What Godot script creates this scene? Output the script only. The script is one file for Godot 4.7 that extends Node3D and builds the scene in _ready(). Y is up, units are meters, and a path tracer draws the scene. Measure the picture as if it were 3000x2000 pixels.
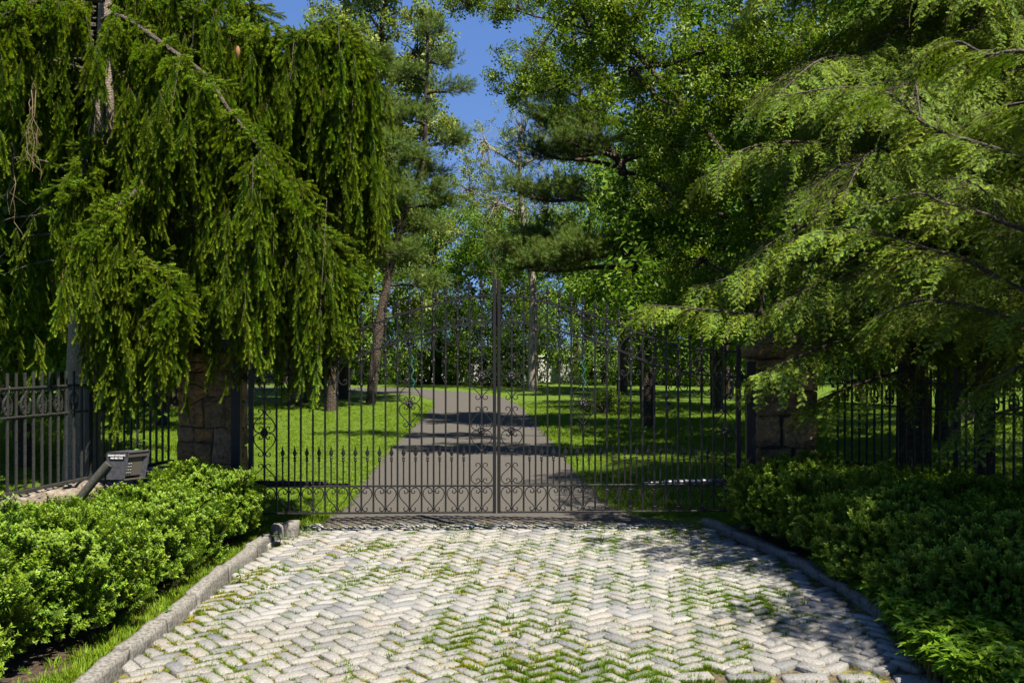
extends Node3D
# A wrought-iron driveway gate between stone pillars, in trees; metres, y up, camera looks along -z.
# Light: midsummer sun high behind the camera's right shoulder, clear blue sky.

var R := RandomNumberGenerator.new()
var M := {}
const EYE := 1.9
const FOCAL := 2900.0

# ------------------------------------------------------------------ helpers
func at(px: float, py: float, d: float) -> Vector3:
	return Vector3((px - 1500.0) / FOCAL * d, EYE - (py - 1000.0) / FOCAL * d, -d)

func rr(a: float, b: float) -> float:
	return R.randf_range(a, b)

func lin(r: float, g: float, b: float) -> Color:
	return Color(r, g, b).linear_to_srgb()

class MB:
	var v := PackedVector3Array()
	var n := PackedVector3Array()
	var c := PackedColorArray()
	var ix := PackedInt32Array()
	var colored := false
	var col := Color.WHITE

	func vert(p: Vector3, nn: Vector3) -> int:
		v.append(p); n.append(nn); c.append(col)
		return v.size() - 1

	func tri(a: Vector3, b: Vector3, d: Vector3) -> void:
		var nn := (d - a).cross(b - a).normalized()
		var k := v.size()
		v.append(a); v.append(b); v.append(d)
		n.append(nn); n.append(nn); n.append(nn)
		c.append(col); c.append(col); c.append(col)
		ix.append(k); ix.append(k + 1); ix.append(k + 2)

	func quad(a: Vector3, b: Vector3, d: Vector3, e: Vector3) -> void:
		tri(a, b, d); tri(a, d, e)

	func tube(pts: Array, rads: Array, sides: int, cap := true) -> void:
		var m := pts.size()
		var u := Vector3.ZERO
		var base := v.size()
		for i in m:
			var a: Vector3 = pts[maxi(i - 1, 0)]
			var b: Vector3 = pts[mini(i + 1, m - 1)]
			var t := (b - a).normalized()
			if u == Vector3.ZERO:
				u = t.cross(Vector3.FORWARD if absf(t.z) < 0.9 else Vector3.RIGHT).normalized()
			else:
				u = (u - t * u.dot(t)).normalized()
			var w := t.cross(u)
			var p: Vector3 = pts[i]
			var r: float = rads[i]
			for k in sides:
				var th := TAU * k / sides
				var o := u * cos(th) + w * sin(th)
				vert(p + o * r, o)
		for i in m - 1:
			for k in sides:
				var a := base + i * sides + k
				var b := base + i * sides + (k + 1) % sides
				var d := a + sides
				var e := b + sides
				ix.append_array(PackedInt32Array([a, d, e, a, e, b]))
		if cap:
			for end in [0, m - 1]:
				var t2: Vector3 = (pts[0] - pts[1]) if end == 0 else (pts[m - 1] - pts[m - 2])
				t2 = t2.normalized()
				var ci := vert(pts[end], t2)
				var ring := []
				for k in sides:
					ring.append(vert(v[base + end * sides + k], t2))
				for k in sides:
					if end == 0:
						ix.append_array(PackedInt32Array([ci, ring[k], ring[(k + 1) % sides]]))
					else:
						ix.append_array(PackedInt32Array([ci, ring[(k + 1) % sides], ring[k]]))

	func box(o: Vector3, x: Vector3, y: Vector3, z: Vector3, ch := 0.0) -> void:
		# o centre, x y z half axes; ch chamfers the twelve edges
		var pts := []
		var lx := x.length(); var ly := y.length(); var lz := z.length()
		var ux := x / lx; var uy := y / ly; var uz := z / lz
		var faces := [[ux, uy, uz, lx, ly, lz], [-ux, uz, uy, lx, lz, ly], [uy, uz, ux, ly, lz, lx], [-uy, ux, uz, ly, lx, lz], [uz, ux, uy, lz, lx, ly], [-uz, uy, ux, lz, ly, lx]]
		for f in faces:
			var fn: Vector3 = f[0]; var a: Vector3 = f[1]; var b: Vector3 = f[2]
			var h: float = f[3]; var ha: float = f[4] - ch; var hb: float = f[5] - ch
			var cc := o + fn * h
			quad(cc - a * ha - b * hb, cc - a * ha + b * hb, cc + a * ha + b * hb, cc + a * ha - b * hb)
		if ch > 0.0:
			for s in [-1.0, 1.0]:
				for t in [-1.0, 1.0]:
					edge(o, ux, uy, uz, lx, ly, lz, s, t, ch)
					edge(o, uy, uz, ux, ly, lz, lx, s, t, ch)
					edge(o, uz, ux, uy, lz, lx, ly, s, t, ch)

	func edge(o: Vector3, a: Vector3, b: Vector3, e: Vector3, la: float, lb: float, le: float, s: float, t: float, ch: float) -> void:
		var p := o + b * s * lb + e * t * (le - ch)
		var q := o + b * s * (lb - ch) + e * t * le
		var h := a * (la - ch)
		if s * t > 0.0:
			quad(p - h, p + h, q + h, q - h)
		else:
			quad(p - h, q - h, q + h, p + h)

	func lathe(prof: Array, sides: int, o := Vector3.ZERO) -> void:
		# prof of Vector2(radius, y) from bottom to top
		var base := v.size()
		var m := prof.size()
		for i in m:
			var a: Vector2 = prof[maxi(i - 1, 0)]
			var b: Vector2 = prof[mini(i + 1, m - 1)]
			var tg := (b - a).normalized()
			var p: Vector2 = prof[i]
			for k in sides:
				var th := TAU * k / sides
				var rd := Vector3(cos(th), 0, sin(th))
				vert(o + rd * p.x + Vector3(0, p.y, 0), (rd * tg.y - Vector3(0, tg.x, 0)).normalized())
		for i in m - 1:
			for k in sides:
				var a := base + i * sides + k
				var b := base + i * sides + (k + 1) % sides
				var d := a + sides
				var e := b + sides
				ix.append_array(PackedInt32Array([a, b, e, a, e, d]))

	func ribbon(path: Array, wz: float, th: float) -> void:
		# flat bar bent along a 2-D path in the xy plane, wz deep in z and th thick
		var m := path.size()
		var rows := []
		for i in m:
			var a: Vector2 = path[maxi(i - 1, 0)]
			var b: Vector2 = path[mini(i + 1, m - 1)]
			var t := (b - a).normalized()
			var nn := Vector2(-t.y, t.x)
			var p: Vector2 = path[i]
			rows.append([p + nn * th * 0.5, p - nn * th * 0.5, nn])
		for i in m - 1:
			var p0: Vector2 = rows[i][0]; var q0: Vector2 = rows[i][1]
			var p1: Vector2 = rows[i + 1][0]; var q1: Vector2 = rows[i + 1][1]
			var z := wz * 0.5
			quad(Vector3(p0.x, p0.y, z), Vector3(p1.x, p1.y, z), Vector3(q1.x, q1.y, z), Vector3(q0.x, q0.y, z))
			quad(Vector3(p0.x, p0.y, -z), Vector3(q0.x, q0.y, -z), Vector3(q1.x, q1.y, -z), Vector3(p1.x, p1.y, -z))
			quad(Vector3(p0.x, p0.y, z), Vector3(p0.x, p0.y, -z), Vector3(p1.x, p1.y, -z), Vector3(p1.x, p1.y, z))
			quad(Vector3(q0.x, q0.y, z), Vector3(q1.x, q1.y, z), Vector3(q1.x, q1.y, -z), Vector3(q0.x, q0.y, -z))

	func mesh() -> ArrayMesh:
		var arr := []
		arr.resize(Mesh.ARRAY_MAX)
		arr[Mesh.ARRAY_VERTEX] = v
		arr[Mesh.ARRAY_NORMAL] = n
		if colored:
			arr[Mesh.ARRAY_COLOR] = c
		arr[Mesh.ARRAY_INDEX] = ix
		var am := ArrayMesh.new()
		am.add_surface_from_arrays(Mesh.PRIMITIVE_TRIANGLES, arr)
		return am

var taken := {}
func numbered(called: String) -> String:
	var k: int = taken.get(called, 0)
	taken[called] = k + 1
	return called if k == 0 else "%s_%03d" % [called, k]

func thing(called: String, label: String, category: String, where := Vector3.ZERO, group := "") -> Node3D:
	var o := Node3D.new()
	o.name = numbered(called)
	add_child(o)
	o.position = where
	tag(o, label, category, group)
	return o

func tag(o: Node3D, label: String, category: String, group := "", kind := "") -> void:
	if label: o.set_meta("label", label)
	if category: o.set_meta("category", category)
	if group: o.set_meta("group", group)
	if kind: o.set_meta("kind", kind)

func part(parent: Node3D, called: String, mesh: Mesh, mat: Material, xf := Transform3D()) -> MeshInstance3D:
	var o := MeshInstance3D.new()
	o.name = called
	o.mesh = mesh
	o.material_override = mat
	o.transform = xf
	parent.add_child(o, true)
	return o

func setting(called: String, mesh: Mesh, mat: Material) -> MeshInstance3D:
	var o := part(self, called, mesh, mat)
	o.set_meta("kind", "structure")
	return o

func many(parent: Node3D, called: String, mesh: Mesh, mat: Material, xf: Array, tint: PackedColorArray) -> MultiMeshInstance3D:
	var mm := MultiMesh.new()
	mm.transform_format = MultiMesh.TRANSFORM_3D
	mm.use_colors = true
	mm.mesh = mesh
	mm.instance_count = xf.size()
	for i in xf.size():
		mm.set_instance_transform(i, xf[i])
		mm.set_instance_color(i, tint[i])
	var o := MultiMeshInstance3D.new()
	o.name = called
	o.multimesh = mm
	o.material_override = mat
	o.set_meta("kind", "stuff")
	parent.add_child(o, true)
	return o

# instances sorted over several mesh variants
class Bunch:
	var xf := []
	var tint := []
	func _init(k: int) -> void:
		for i in k:
			xf.append([])
			tint.append(PackedColorArray())
	func put(i: int, t: Transform3D, c: Color) -> void:
		xf[i].append(t)
		tint[i].append(c)

func plant(parent: Node3D, called: String, meshes: Array, mat: Material, b: Bunch) -> void:
	for i in meshes.size():
		if b.xf[i].size():
			many(parent, called, meshes[i], mat, b.xf[i], b.tint[i])

func along(dir: Vector3, roll: float, s: float) -> Basis:
	var y := dir.normalized()
	var x := y.cross(Vector3.FORWARD if absf(y.z) < 0.9 else Vector3.RIGHT).normalized()
	var z := x.cross(y)
	var x2 := x * cos(roll) + z * sin(roll)
	var z2 := x2.cross(y)
	return Basis(x2 * s, y * s, z2 * s)

func flat(dir: Vector3, up: Vector3, s: float) -> Basis:
	var y := dir.normalized()
	var z := (up - y * up.dot(y)).normalized()
	var x := y.cross(z)
	return Basis(x * s, y * s, z * s)

func shade_of(lo: float, hi: float, warm := 0.06) -> Color:
	var b := rr(lo, hi)
	var w := rr(-warm, warm)
	return Color(b * (1.0 + w * 2.0), b * (1.0 + w * 0.5), b * (1.0 - w))

func unit() -> Vector3:
	var z := rr(-1, 1)
	var a := rr(0, TAU)
	var r := sqrt(1.0 - z * z)
	return Vector3(r * cos(a), z, r * sin(a))

func curve(pts: Array, steps: int) -> Array:
	# Catmull-Rom through Vector2 or Vector3 points
	var out := []
	var m := pts.size()
	for i in m - 1:
		var p0 = pts[maxi(i - 1, 0)]
		var p1 = pts[i]
		var p2 = pts[i + 1]
		var p3 = pts[mini(i + 2, m - 1)]
		for s in steps:
			out.append(p1.cubic_interpolate(p2, p0, p3, float(s) / steps))
	out.append(pts[m - 1])
	return out

func on_line(pts: Array, t: float) -> Vector3:
	var f := clampf(t, 0.0, 0.9999) * (pts.size() - 1)
	var i := int(f)
	var a: Vector3 = pts[i]
	return a.lerp(pts[i + 1], f - i)

func taper(n: int, a: float, b: float, pw := 1.0) -> Array:
	var out := []
	for i in n:
		out.append(lerpf(a, b, pow(float(i) / (n - 1), pw)))
	return out

# ------------------------------------------------------------------ materials
func noise_image(seed_: int, freq: float, oct: int, size: int, kind := FastNoiseLite.TYPE_SIMPLEX_SMOOTH) -> Image:
	var f := FastNoiseLite.new()
	f.seed = seed_
	f.noise_type = kind
	f.frequency = freq
	f.fractal_octaves = oct
	return f.get_seamless_image(size, size)

func ramp_tex(im: Image, stops: Array) -> ImageTexture:
	# stops: [[position, linear colour], ...]
	var g := Gradient.new()
	g.offsets = PackedFloat32Array(stops.map(func(s): return s[0]))
	g.colors = PackedColorArray(stops.map(func(s): return s[1]))
	var w := im.get_width()
	var out := Image.create(w, w, false, Image.FORMAT_RGB8)
	var lut := []
	for i in 256:
		lut.append(g.sample(i / 255.0).linear_to_srgb())
	var data := im.get_data()
	for y in w:
		for x in w:
			out.set_pixel(x, y, lut[data[y * w + x]])
	return ImageTexture.create_from_image(out)

func surface(col: Color, rough: float, spec := 0.5) -> StandardMaterial3D:
	var m := StandardMaterial3D.new()
	m.albedo_color = col
	m.roughness = rough
	m.metallic_specular = spec
	return m

func textured(tex: Texture2D, scale: float, rough: float, height: Texture2D = null, relief := 0.0, col := Color.WHITE) -> StandardMaterial3D:
	var m := surface(col, rough, 0.35)
	m.albedo_texture = tex
	m.uv1_triplanar = true
	m.uv1_world_triplanar = true
	m.uv1_scale = Vector3.ONE * scale
	if height:
		m.heightmap_enabled = true
		m.heightmap_texture = height
		m.heightmap_scale = relief
	return m

func leafy(rough: float, spec: float, through: float, warm := Color(0.95, 1.0, 0.45)) -> StandardMaterial3D:
	var m := surface(Color.WHITE, rough, spec)
	m.vertex_color_use_as_albedo = true
	m.backlight_enabled = true
	m.backlight = Color(warm.r * through, warm.g * through, warm.b * through).linear_to_srgb()
	return m

func make_materials() -> void:
	var fine := noise_image(3, 0.09, 3, 256)
	var mid := noise_image(5, 0.025, 4, 256)
	var coarse := noise_image(9, 0.012, 5, 256)
	var cell := noise_image(12, 0.06, 2, 256, FastNoiseLite.TYPE_CELLULAR)
	var fine_t := ImageTexture.create_from_image(fine)
	var mid_t := ImageTexture.create_from_image(mid)
	var coarse_t := ImageTexture.create_from_image(coarse)
	var cell_t := ImageTexture.create_from_image(cell)
	# granite setts: five tones of one speckled stone
	var tones := [[0.26, 0.255, 0.243], [0.285, 0.279, 0.263], [0.235, 0.233, 0.228], [0.275, 0.269, 0.256], [0.185, 0.188, 0.193], [0.275, 0.26, 0.232]]
	M.setts = []
	var speck := ramp_tex(fine, [[0.0, Color(0.3, 0.3, 0.3)], [0.3, Color(0.62, 0.62, 0.61)], [0.5, Color(0.9, 0.9, 0.9)], [0.62, Color(1, 1, 1)], [1.0, Color(1, 1, 1)]])
	for t in tones:
		var m := textured(speck, 7.0, 0.85, mid_t, 0.5, lin(t[0] * 1.02, t[1] * 1.02, t[2] * 1.02))
		m.detail_enabled = true
		m.detail_blend_mode = BaseMaterial3D.BLEND_MODE_MUL
		m.detail_albedo = ramp_tex(mid, [[0.0, Color(0.45, 0.42, 0.36)], [0.3, Color(0.75, 0.73, 0.69)], [0.55, Color(0.95, 0.94, 0.92)], [1.0, Color(1, 1, 1)]]) if M.setts.is_empty() else M.setts[0].detail_albedo
		m.uv2_triplanar = true
		m.uv2_world_triplanar = true
		m.uv2_scale = Vector3.ONE * 1.3
		M.setts.append(m)
	M.sett_far = textured(speck, 7.0, 0.85, mid_t, 0.5, Color.WHITE)
	M.sett_far.vertex_color_use_as_albedo = true
	M.kerb = textured(ramp_tex(mid, [[0.0, Color(0.05, 0.045, 0.037)], [0.35, Color(0.12, 0.114, 0.1)], [0.6, Color(0.19, 0.182, 0.164)], [1.0, Color(0.24, 0.232, 0.212)]]), 5.0, 0.88, fine_t, 0.25)
	M.bed = textured(ramp_tex(mid, [[0.0, Color(0.04, 0.033, 0.022)], [0.48, Color(0.09, 0.072, 0.046)], [0.6, Color(0.12, 0.108, 0.024)], [0.75, Color(0.14, 0.15, 0.018)], [1.0, Color(0.24, 0.2, 0.03)]]), 1.6, 0.95, fine_t, 1.2)
	M.soil = textured(ramp_tex(mid, [[0.0, Color(0.02, 0.014, 0.009)], [0.5, Color(0.06, 0.042, 0.028)], [1.0, Color(0.12, 0.085, 0.055)]]), 2.2, 0.95, fine_t, 2.0)
	M.asphalt = textured(ramp_tex(fine, [[0.0, Color(0.045, 0.041, 0.036)], [0.5, Color(0.08, 0.073, 0.064)], [0.85, Color(0.1, 0.092, 0.081)], [1.0, Color(0.17, 0.158, 0.14)]]), 5.0, 0.9, fine_t, 0.5)
	M.asphalt.detail_enabled = true
	M.asphalt.detail_blend_mode = BaseMaterial3D.BLEND_MODE_MUL
	M.asphalt.detail_albedo = ramp_tex(coarse, [[0.0, Color(0.75, 0.75, 0.75)], [0.5, Color(0.95, 0.95, 0.94)], [1.0, Color(1, 1, 1)]])
	M.asphalt.uv2_triplanar = true
	M.asphalt.uv2_world_triplanar = true
	M.asphalt.uv2_scale = Vector3.ONE * 0.3
	M.street = textured(ramp_tex(fine, [[0.0, Color(0.03, 0.03, 0.03)], [0.6, Color(0.07, 0.07, 0.068)], [1.0, Color(0.13, 0.13, 0.125)]]), 5.0, 0.9, fine_t, 0.6)
	M.lawn = textured(ramp_tex(fine, [[0.0, Color(0.05, 0.092, 0.007)], [0.4, Color(0.1, 0.175, 0.011)], [0.7, Color(0.135, 0.22, 0.014)], [1.0, Color(0.18, 0.25, 0.027)]]), 3.0, 0.9, fine_t, 3.0)
	M.lawn.detail_enabled = true
	M.lawn.detail_blend_mode = BaseMaterial3D.BLEND_MODE_MUL
	M.lawn.detail_albedo = ramp_tex(coarse, [[0.0, Color(0.7, 0.78, 0.6)], [0.5, Color(0.95, 0.96, 0.9)], [1.0, Color(1, 0.98, 0.9)]])
	M.lawn.uv2_triplanar = true
	M.lawn.uv2_world_triplanar = true
	M.lawn.uv2_scale = Vector3.ONE * 0.21
	# rock-faced fieldstone
	M.stones = []
	for t in [[0.25, 0.165, 0.08], [0.27, 0.19, 0.10], [0.19, 0.135, 0.075], [0.29, 0.215, 0.125], [0.22, 0.165, 0.105]]:
		var k := Color(t[0], t[1], t[2])
		var m := textured(ramp_tex(coarse, [[0.0, k * 0.35], [0.35, k * 0.8], [0.6, k], [0.8, Color(k.r * 1.3, k.g * 1.05, k.b * 0.8)], [1.0, k * 1.6]]), 2.3, 0.9, mid_t, 4.0)
		M.stones.append(m)
	M.mortar = textured(ramp_tex(fine, [[0.0, Color(0.03, 0.026, 0.02)], [1.0, Color(0.09, 0.078, 0.06)]]), 4.0, 0.95)
	M.wallrock = textured(ramp_tex(coarse, [[0.0, Color(0.06, 0.047, 0.035)], [0.4, Color(0.16, 0.13, 0.098)], [0.7, Color(0.24, 0.21, 0.17)], [1.0, Color(0.31, 0.285, 0.25)]]), 1.9, 0.92, mid_t, 5.0)
	# iron
	M.iron = textured(ramp_tex(mid, [[0.0, Color(0.006, 0.006, 0.006)], [0.55, Color(0.0105, 0.0105, 0.011)], [0.8, Color(0.015, 0.0145, 0.0145)], [1.0, Color(0.03, 0.022, 0.016)]]), 6.0, 0.42, fine_t, 0.12)
	M.iron.metallic_specular = 0.42
	M.fence_iron = textured(ramp_tex(mid, [[0.0, Color(0.016, 0.0165, 0.015)], [0.5, Color(0.028, 0.028, 0.026)], [0.8, Color(0.04, 0.04, 0.033)], [1.0, Color(0.06, 0.06, 0.04)]]), 5.0, 0.55, fine_t, 0.1)
	M.box_metal = textured(ramp_tex(mid, [[0.0, Color(0.035, 0.035, 0.041)], [0.6, Color(0.055, 0.055, 0.063)], [1.0, Color(0.075, 0.075, 0.078)]]), 4.0, 0.45)
	M.box_inside = surface(lin(0.05, 0.043, 0.032), 0.6)
	M.plate = surface(lin(0.006, 0.006, 0.007), 0.35)
	M.letters = surface(lin(0.75, 0.75, 0.72), 0.5)
	M.steel = surface(lin(0.22, 0.22, 0.23), 0.45)
	M.steel.metallic = 0.5
	M.pipe = textured(ramp_tex(mid, [[0.0, Color(0.03, 0.03, 0.025)], [0.6, Color(0.055, 0.055, 0.046)], [1.0, Color(0.085, 0.085, 0.066)]]), 5.0, 0.6)
	M.lamp_glass = surface(Color(0.75, 0.78, 0.75, 0.35), 0.12)
	M.lamp_glass.transparency = BaseMaterial3D.TRANSPARENCY_ALPHA
	M.cord = surface(lin(0.01, 0.14, 0.10), 0.5)
	M.white_wall = textured(ramp_tex(mid, [[0.0, Color(0.6, 0.58, 0.54)], [1.0, Color(0.78, 0.77, 0.74)]]), 0.8, 0.9)
	# bark
	M.bark_spruce = textured(ramp_tex(cell, [[0.0, Color(0.07, 0.053, 0.04)], [0.4, Color(0.2, 0.16, 0.125)], [0.75, Color(0.34, 0.28, 0.22)], [1.0, Color(0.45, 0.38, 0.3)]]), 4.0, 0.95, cell_t, 3.0)
	M.bark_pine = textured(ramp_tex(cell, [[0.0, Color(0.035, 0.024, 0.018)], [0.5, Color(0.075, 0.058, 0.045)], [0.8, Color(0.12, 0.092, 0.07)], [1.0, Color(0.17, 0.13, 0.1)]]), 1.6, 0.95, cell_t, 5.0)
	M.bark_dark = textured(ramp_tex(mid, [[0.0, Color(0.025, 0.02, 0.016)], [0.6, Color(0.07, 0.057, 0.045)], [1.0, Color(0.13, 0.11, 0.085)]]), 2.5, 0.95, cell_t, 3.0)
	M.bark_pale = textured(ramp_tex(mid, [[0.0, Color(0.11, 0.095, 0.075)], [0.6, Color(0.24, 0.21, 0.17)], [1.0, Color(0.36, 0.32, 0.27)]]), 1.2, 0.95)
	M.twig = surface(lin(0.16, 0.12, 0.075), 0.9, 0.3)
	M.cone = surface(lin(0.22, 0.12, 0.05), 0.8, 0.3)
	# leaves: the colour of each mesh sits in its vertices
	M.spruce = leafy(0.55, 0.28, 0.6)
	M.hemlock = leafy(0.55, 0.28, 0.65)
	M.pine = leafy(0.55, 0.28, 0.55)
	M.leaf = leafy(0.45, 0.38, 0.9)
	M.box_leaf = leafy(0.42, 0.36, 0.7)
	M.grass = leafy(0.6, 0.28, 0.8)
	M.litter = leafy(0.8, 0.3, 0.3, Color(1, 0.9, 0.6))

# ------------------------------------------------------------------ leaf-scale meshes (grow along +y)
func needles(b: MB, o: Vector3, dir: Vector3, length: float, count: int, nl: float, w: float, open: float, ca: Color, cb: Color, close := 0.55) -> void:
	var y := dir.normalized()
	var x := y.cross(Vector3.FORWARD if absf(y.z) < 0.9 else Vector3.RIGHT).normalized()
	var z := x.cross(y)
	for i in count:
		var t := (i + rr(0.0, 1.0)) / count
		var a := i * 2.39996 + rr(-0.4, 0.4)
		var rad := x * cos(a) + z * sin(a)
		var op := open * (1.0 - close * t * t * t) * rr(0.8, 1.15)
		var d := (rad * sin(op) + y * cos(op))
		var p := o + y * (t * length)
		var side := y.cross(rad).normalized() * w * 0.5
		var l := nl * rr(0.75, 1.1)
		b.col = ca.lerp(cb, clampf(t + rr(-0.25, 0.25), 0, 1))
		b.tri(p - side, p + side, p + d * l)

func spruce_strand(drooping: float) -> ArrayMesh:
	var b := MB.new()
	b.colored = true
	var old := Color(0.05, 0.115, 0.014)
	var fresh := Color(0.225, 0.31, 0.02)
	var length := rr(0.42, 0.55)
	var pts := []
	var bend := Vector3(rr(-0.05, 0.05), 0, rr(-0.05, 0.05))
	for i in 7:
		var t := i / 6.0
		pts.append(Vector3(0, t * length, 0) + bend * t * t)
	b.col = Color(0.1, 0.07, 0.035)
	b.tube(pts, taper(7, 0.004, 0.002), 4, false)
	var k := 15
	for i in k:
		var t := (i + 0.5) / k
		var az := i * 2.39996 + rr(-0.6, 0.6)
		var op := rr(0.22, 0.55) * drooping
		var d := Vector3(cos(az) * sin(op), cos(op), sin(az) * sin(op))
		var sl := rr(0.09, 0.15) * (1.0 - 0.25 * t)
		shoot(b, on_line(pts, t) + d * 0.012, d, sl, old * rr(0.8, 1.2), fresh * rr(0.6, 1.15))
	shoot(b, on_line(pts, 0.75), pts[6] - pts[4], length * 0.3, old, fresh)
	return b.mesh()

func shoot(b: MB, p: Vector3, d: Vector3, sl: float, ca: Color, cb: Color) -> void:
	# a bottle-brush shoot with a blunt end
	b.col = Color(0.11, 0.075, 0.035)
	b.tri(p - Vector3(0.0015, 0, 0), p + Vector3(0.0015, 0, 0), p + d.normalized() * sl)
	needles(b, p, d, sl, int(sl * 950), 0.025, 0.0068, 1.12, ca, cb, 0.15)
	needles(b, p + d.normalized() * sl * 0.94, d, 0.006, 16, 0.022, 0.0068, 0.75, cb, cb, 0.6)

func hemlock_frond() -> ArrayMesh:
	var b := MB.new()
	b.colored = true
	var old := Color(0.05, 0.115, 0.012)
	var fresh := Color(0.225, 0.31, 0.022)
	var length := rr(0.28, 0.40)
	var pts := []
	var bend := rr(-0.06, 0.06)
	for i in 7:
		var t := i / 6.0
		pts.append(Vector3(bend * t * t + rr(-0.005, 0.005), t * length, -0.085 * t * t))
	b.col = Color(0.13, 0.1, 0.06)
	b.tube(pts, taper(7, 0.003, 0.0012), 3, false)
	var k := 17
	for i in k:
		var t := clampf((i + rr(0.2, 1.2)) / (k + 0.5), 0.03, 0.98)
		var s := 1.0 if i % 2 == 0 else -1.0
		var p := on_line(pts, t)
		var sl := rr(0.035, 0.1) * (1.0 - 0.5 * t)
		var op := rr(0.55, 1.05)
		var d := Vector3(s * sin(op), cos(op), rr(-0.4, 0.12)).normalized()
		twig_flat(b, p, d, sl, old, fresh)
		for q in R.randi() % 4:
			var pp := p + d * sl * rr(0.25, 0.8)
			var d2 := (d + Vector3(rr(-0.3, 0.3) - s * 0.3, 0.6 * (1.0 if q % 2 == 0 else -0.5), rr(-0.4, 0.1))).normalized()
			twig_flat(b, pp, d2, sl * rr(0.35, 0.6), old, fresh)
	twig_flat(b, on_line(pts, 0.7), pts[6] - pts[4], length * 0.34, old, fresh)
	return b.mesh()

func twig_flat(b: MB, p: Vector3, d: Vector3, sl: float, old: Color, fresh: Color) -> void:
	var across := d.cross(Vector3(0, 0, 1)).normalized()
	var n := int(sl / 0.0062)
	var tone := rr(0.75, 1.15)
	for i in n:
		for s in [-1.0, 1.0]:
			var t := (i + 0.5) / n
			var q := p + d * (sl * t)
			var l := 0.0165 * (1.0 - 0.45 * t) * rr(0.8, 1.15)
			var e = (across * s + d * 0.45 + Vector3(0, 0, rr(-0.2, 0.3))).normalized() * l
			b.col = old.lerp(fresh, clampf(t * 1.1 + rr(-0.2, 0.2), 0, 1)) * tone
			b.tri(q - d * 0.0026, q + d * 0.0026, q + e)

func one_leaf(b: MB, p: Vector3, d: Vector3, up: Vector3, l: float, w: float, fold := 0.25, curl := 0.15) -> void:
	var x := d.cross(up).normalized()
	var n := x.cross(d).normalized()
	var m := p + d * l * 0.45
	var tip := p + d * l - n * l * curl
	var a := m + x * w * 0.5 + n * w * fold
	var c := m - x * w * 0.5 + n * w * fold
	b.tri(p, m, a); b.tri(p, c, m)
	b.tri(m, tip, a); b.tri(m, c, tip)

func leaf_twig(count: int, size: float, broad: float, length: float, dark: Color, bright: Color) -> ArrayMesh:
	var b := MB.new()
	b.colored = true
	b.col = Color(0.09, 0.065, 0.04)
	var pts := []
	var bend := Vector3(rr(-0.25, 0.25), 0, rr(-0.25, 0.25)) * length
	for i in 5:
		var t := i / 4.0
		pts.append(Vector3(0, t * length, 0) + bend * t * t)
	b.tube(pts, taper(5, 0.0035, 0.0015), 3, false)
	for i in count:
		var t := (i + 0.8) / count
		var a := i * 2.4 + rr(-0.5, 0.5)
		var d := Vector3(cos(a), rr(0.0, 0.7), sin(a)).normalized()
		var p := on_line(pts, t)
		b.col = dark.lerp(bright, R.randf())
		b.tri(p - Vector3(0.001, 0, 0), p + Vector3(0.001, 0, 0), p + d * size * 0.35)
		one_leaf(b, p + d * size * 0.3, (d + Vector3(0, rr(-0.5, 0.2), 0)).normalized(), (Vector3.UP + unit() * 0.6).normalized(), size * rr(0.7, 1.15), size * broad * rr(0.85, 1.1))
	return b.mesh()

func pine_tuft() -> ArrayMesh:
	var b := MB.new()
	b.colored = true
	b.col = Color(0.1, 0.075, 0.05)
	b.tube([Vector3.ZERO, Vector3(0.01, 0.16, 0), Vector3(0, 0.30, 0.01)], [0.006, 0.004, 0.003], 3, false)
	for k in 5:
		var a := k * 2.4 + rr(-0.4, 0.4)
		var o := Vector3(0, 0.06 + 0.055 * k, 0)
		var d := Vector3(cos(a) * 0.7, rr(0.5, 1.0), sin(a) * 0.7).normalized() if k < 4 else Vector3.UP
		needles(b, o, d, 0.11, 34, 0.11, 0.0055, 0.85, Color(0.055, 0.105, 0.02), Color(0.15, 0.21, 0.04))
	return b.mesh()

func box_shoot(leafcount: int, leaf: float) -> ArrayMesh:
	var b := MB.new()
	b.colored = true
	b.col = Color(0.1, 0.08, 0.04)
	var length := leafcount * leaf * 0.27
	var bend := Vector3(rr(-0.25, 0.25), 0, rr(-0.25, 0.25)) * length
	b.tube([Vector3.ZERO, Vector3(0, length * 0.5, 0) + bend * 0.25, Vector3(0, length, 0) + bend], [0.0025, 0.002, 0.001], 3, false)
	var tone := rr(0.85, 1.15)
	for i in leafcount:
		var t := (i + 0.5) / leafcount
		for s in 2:
			var a := (i % 2) * PI / 2 + s * PI + rr(-0.5, 0.5)
			var d := Vector3(cos(a), rr(0.45, 0.95), sin(a)).normalized()
			var p := Vector3(0, length * t, 0) + bend * t * t
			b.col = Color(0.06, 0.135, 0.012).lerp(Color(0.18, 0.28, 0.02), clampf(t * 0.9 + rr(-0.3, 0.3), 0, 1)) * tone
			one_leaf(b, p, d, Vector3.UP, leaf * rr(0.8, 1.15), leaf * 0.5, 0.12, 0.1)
	return b.mesh()

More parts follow.
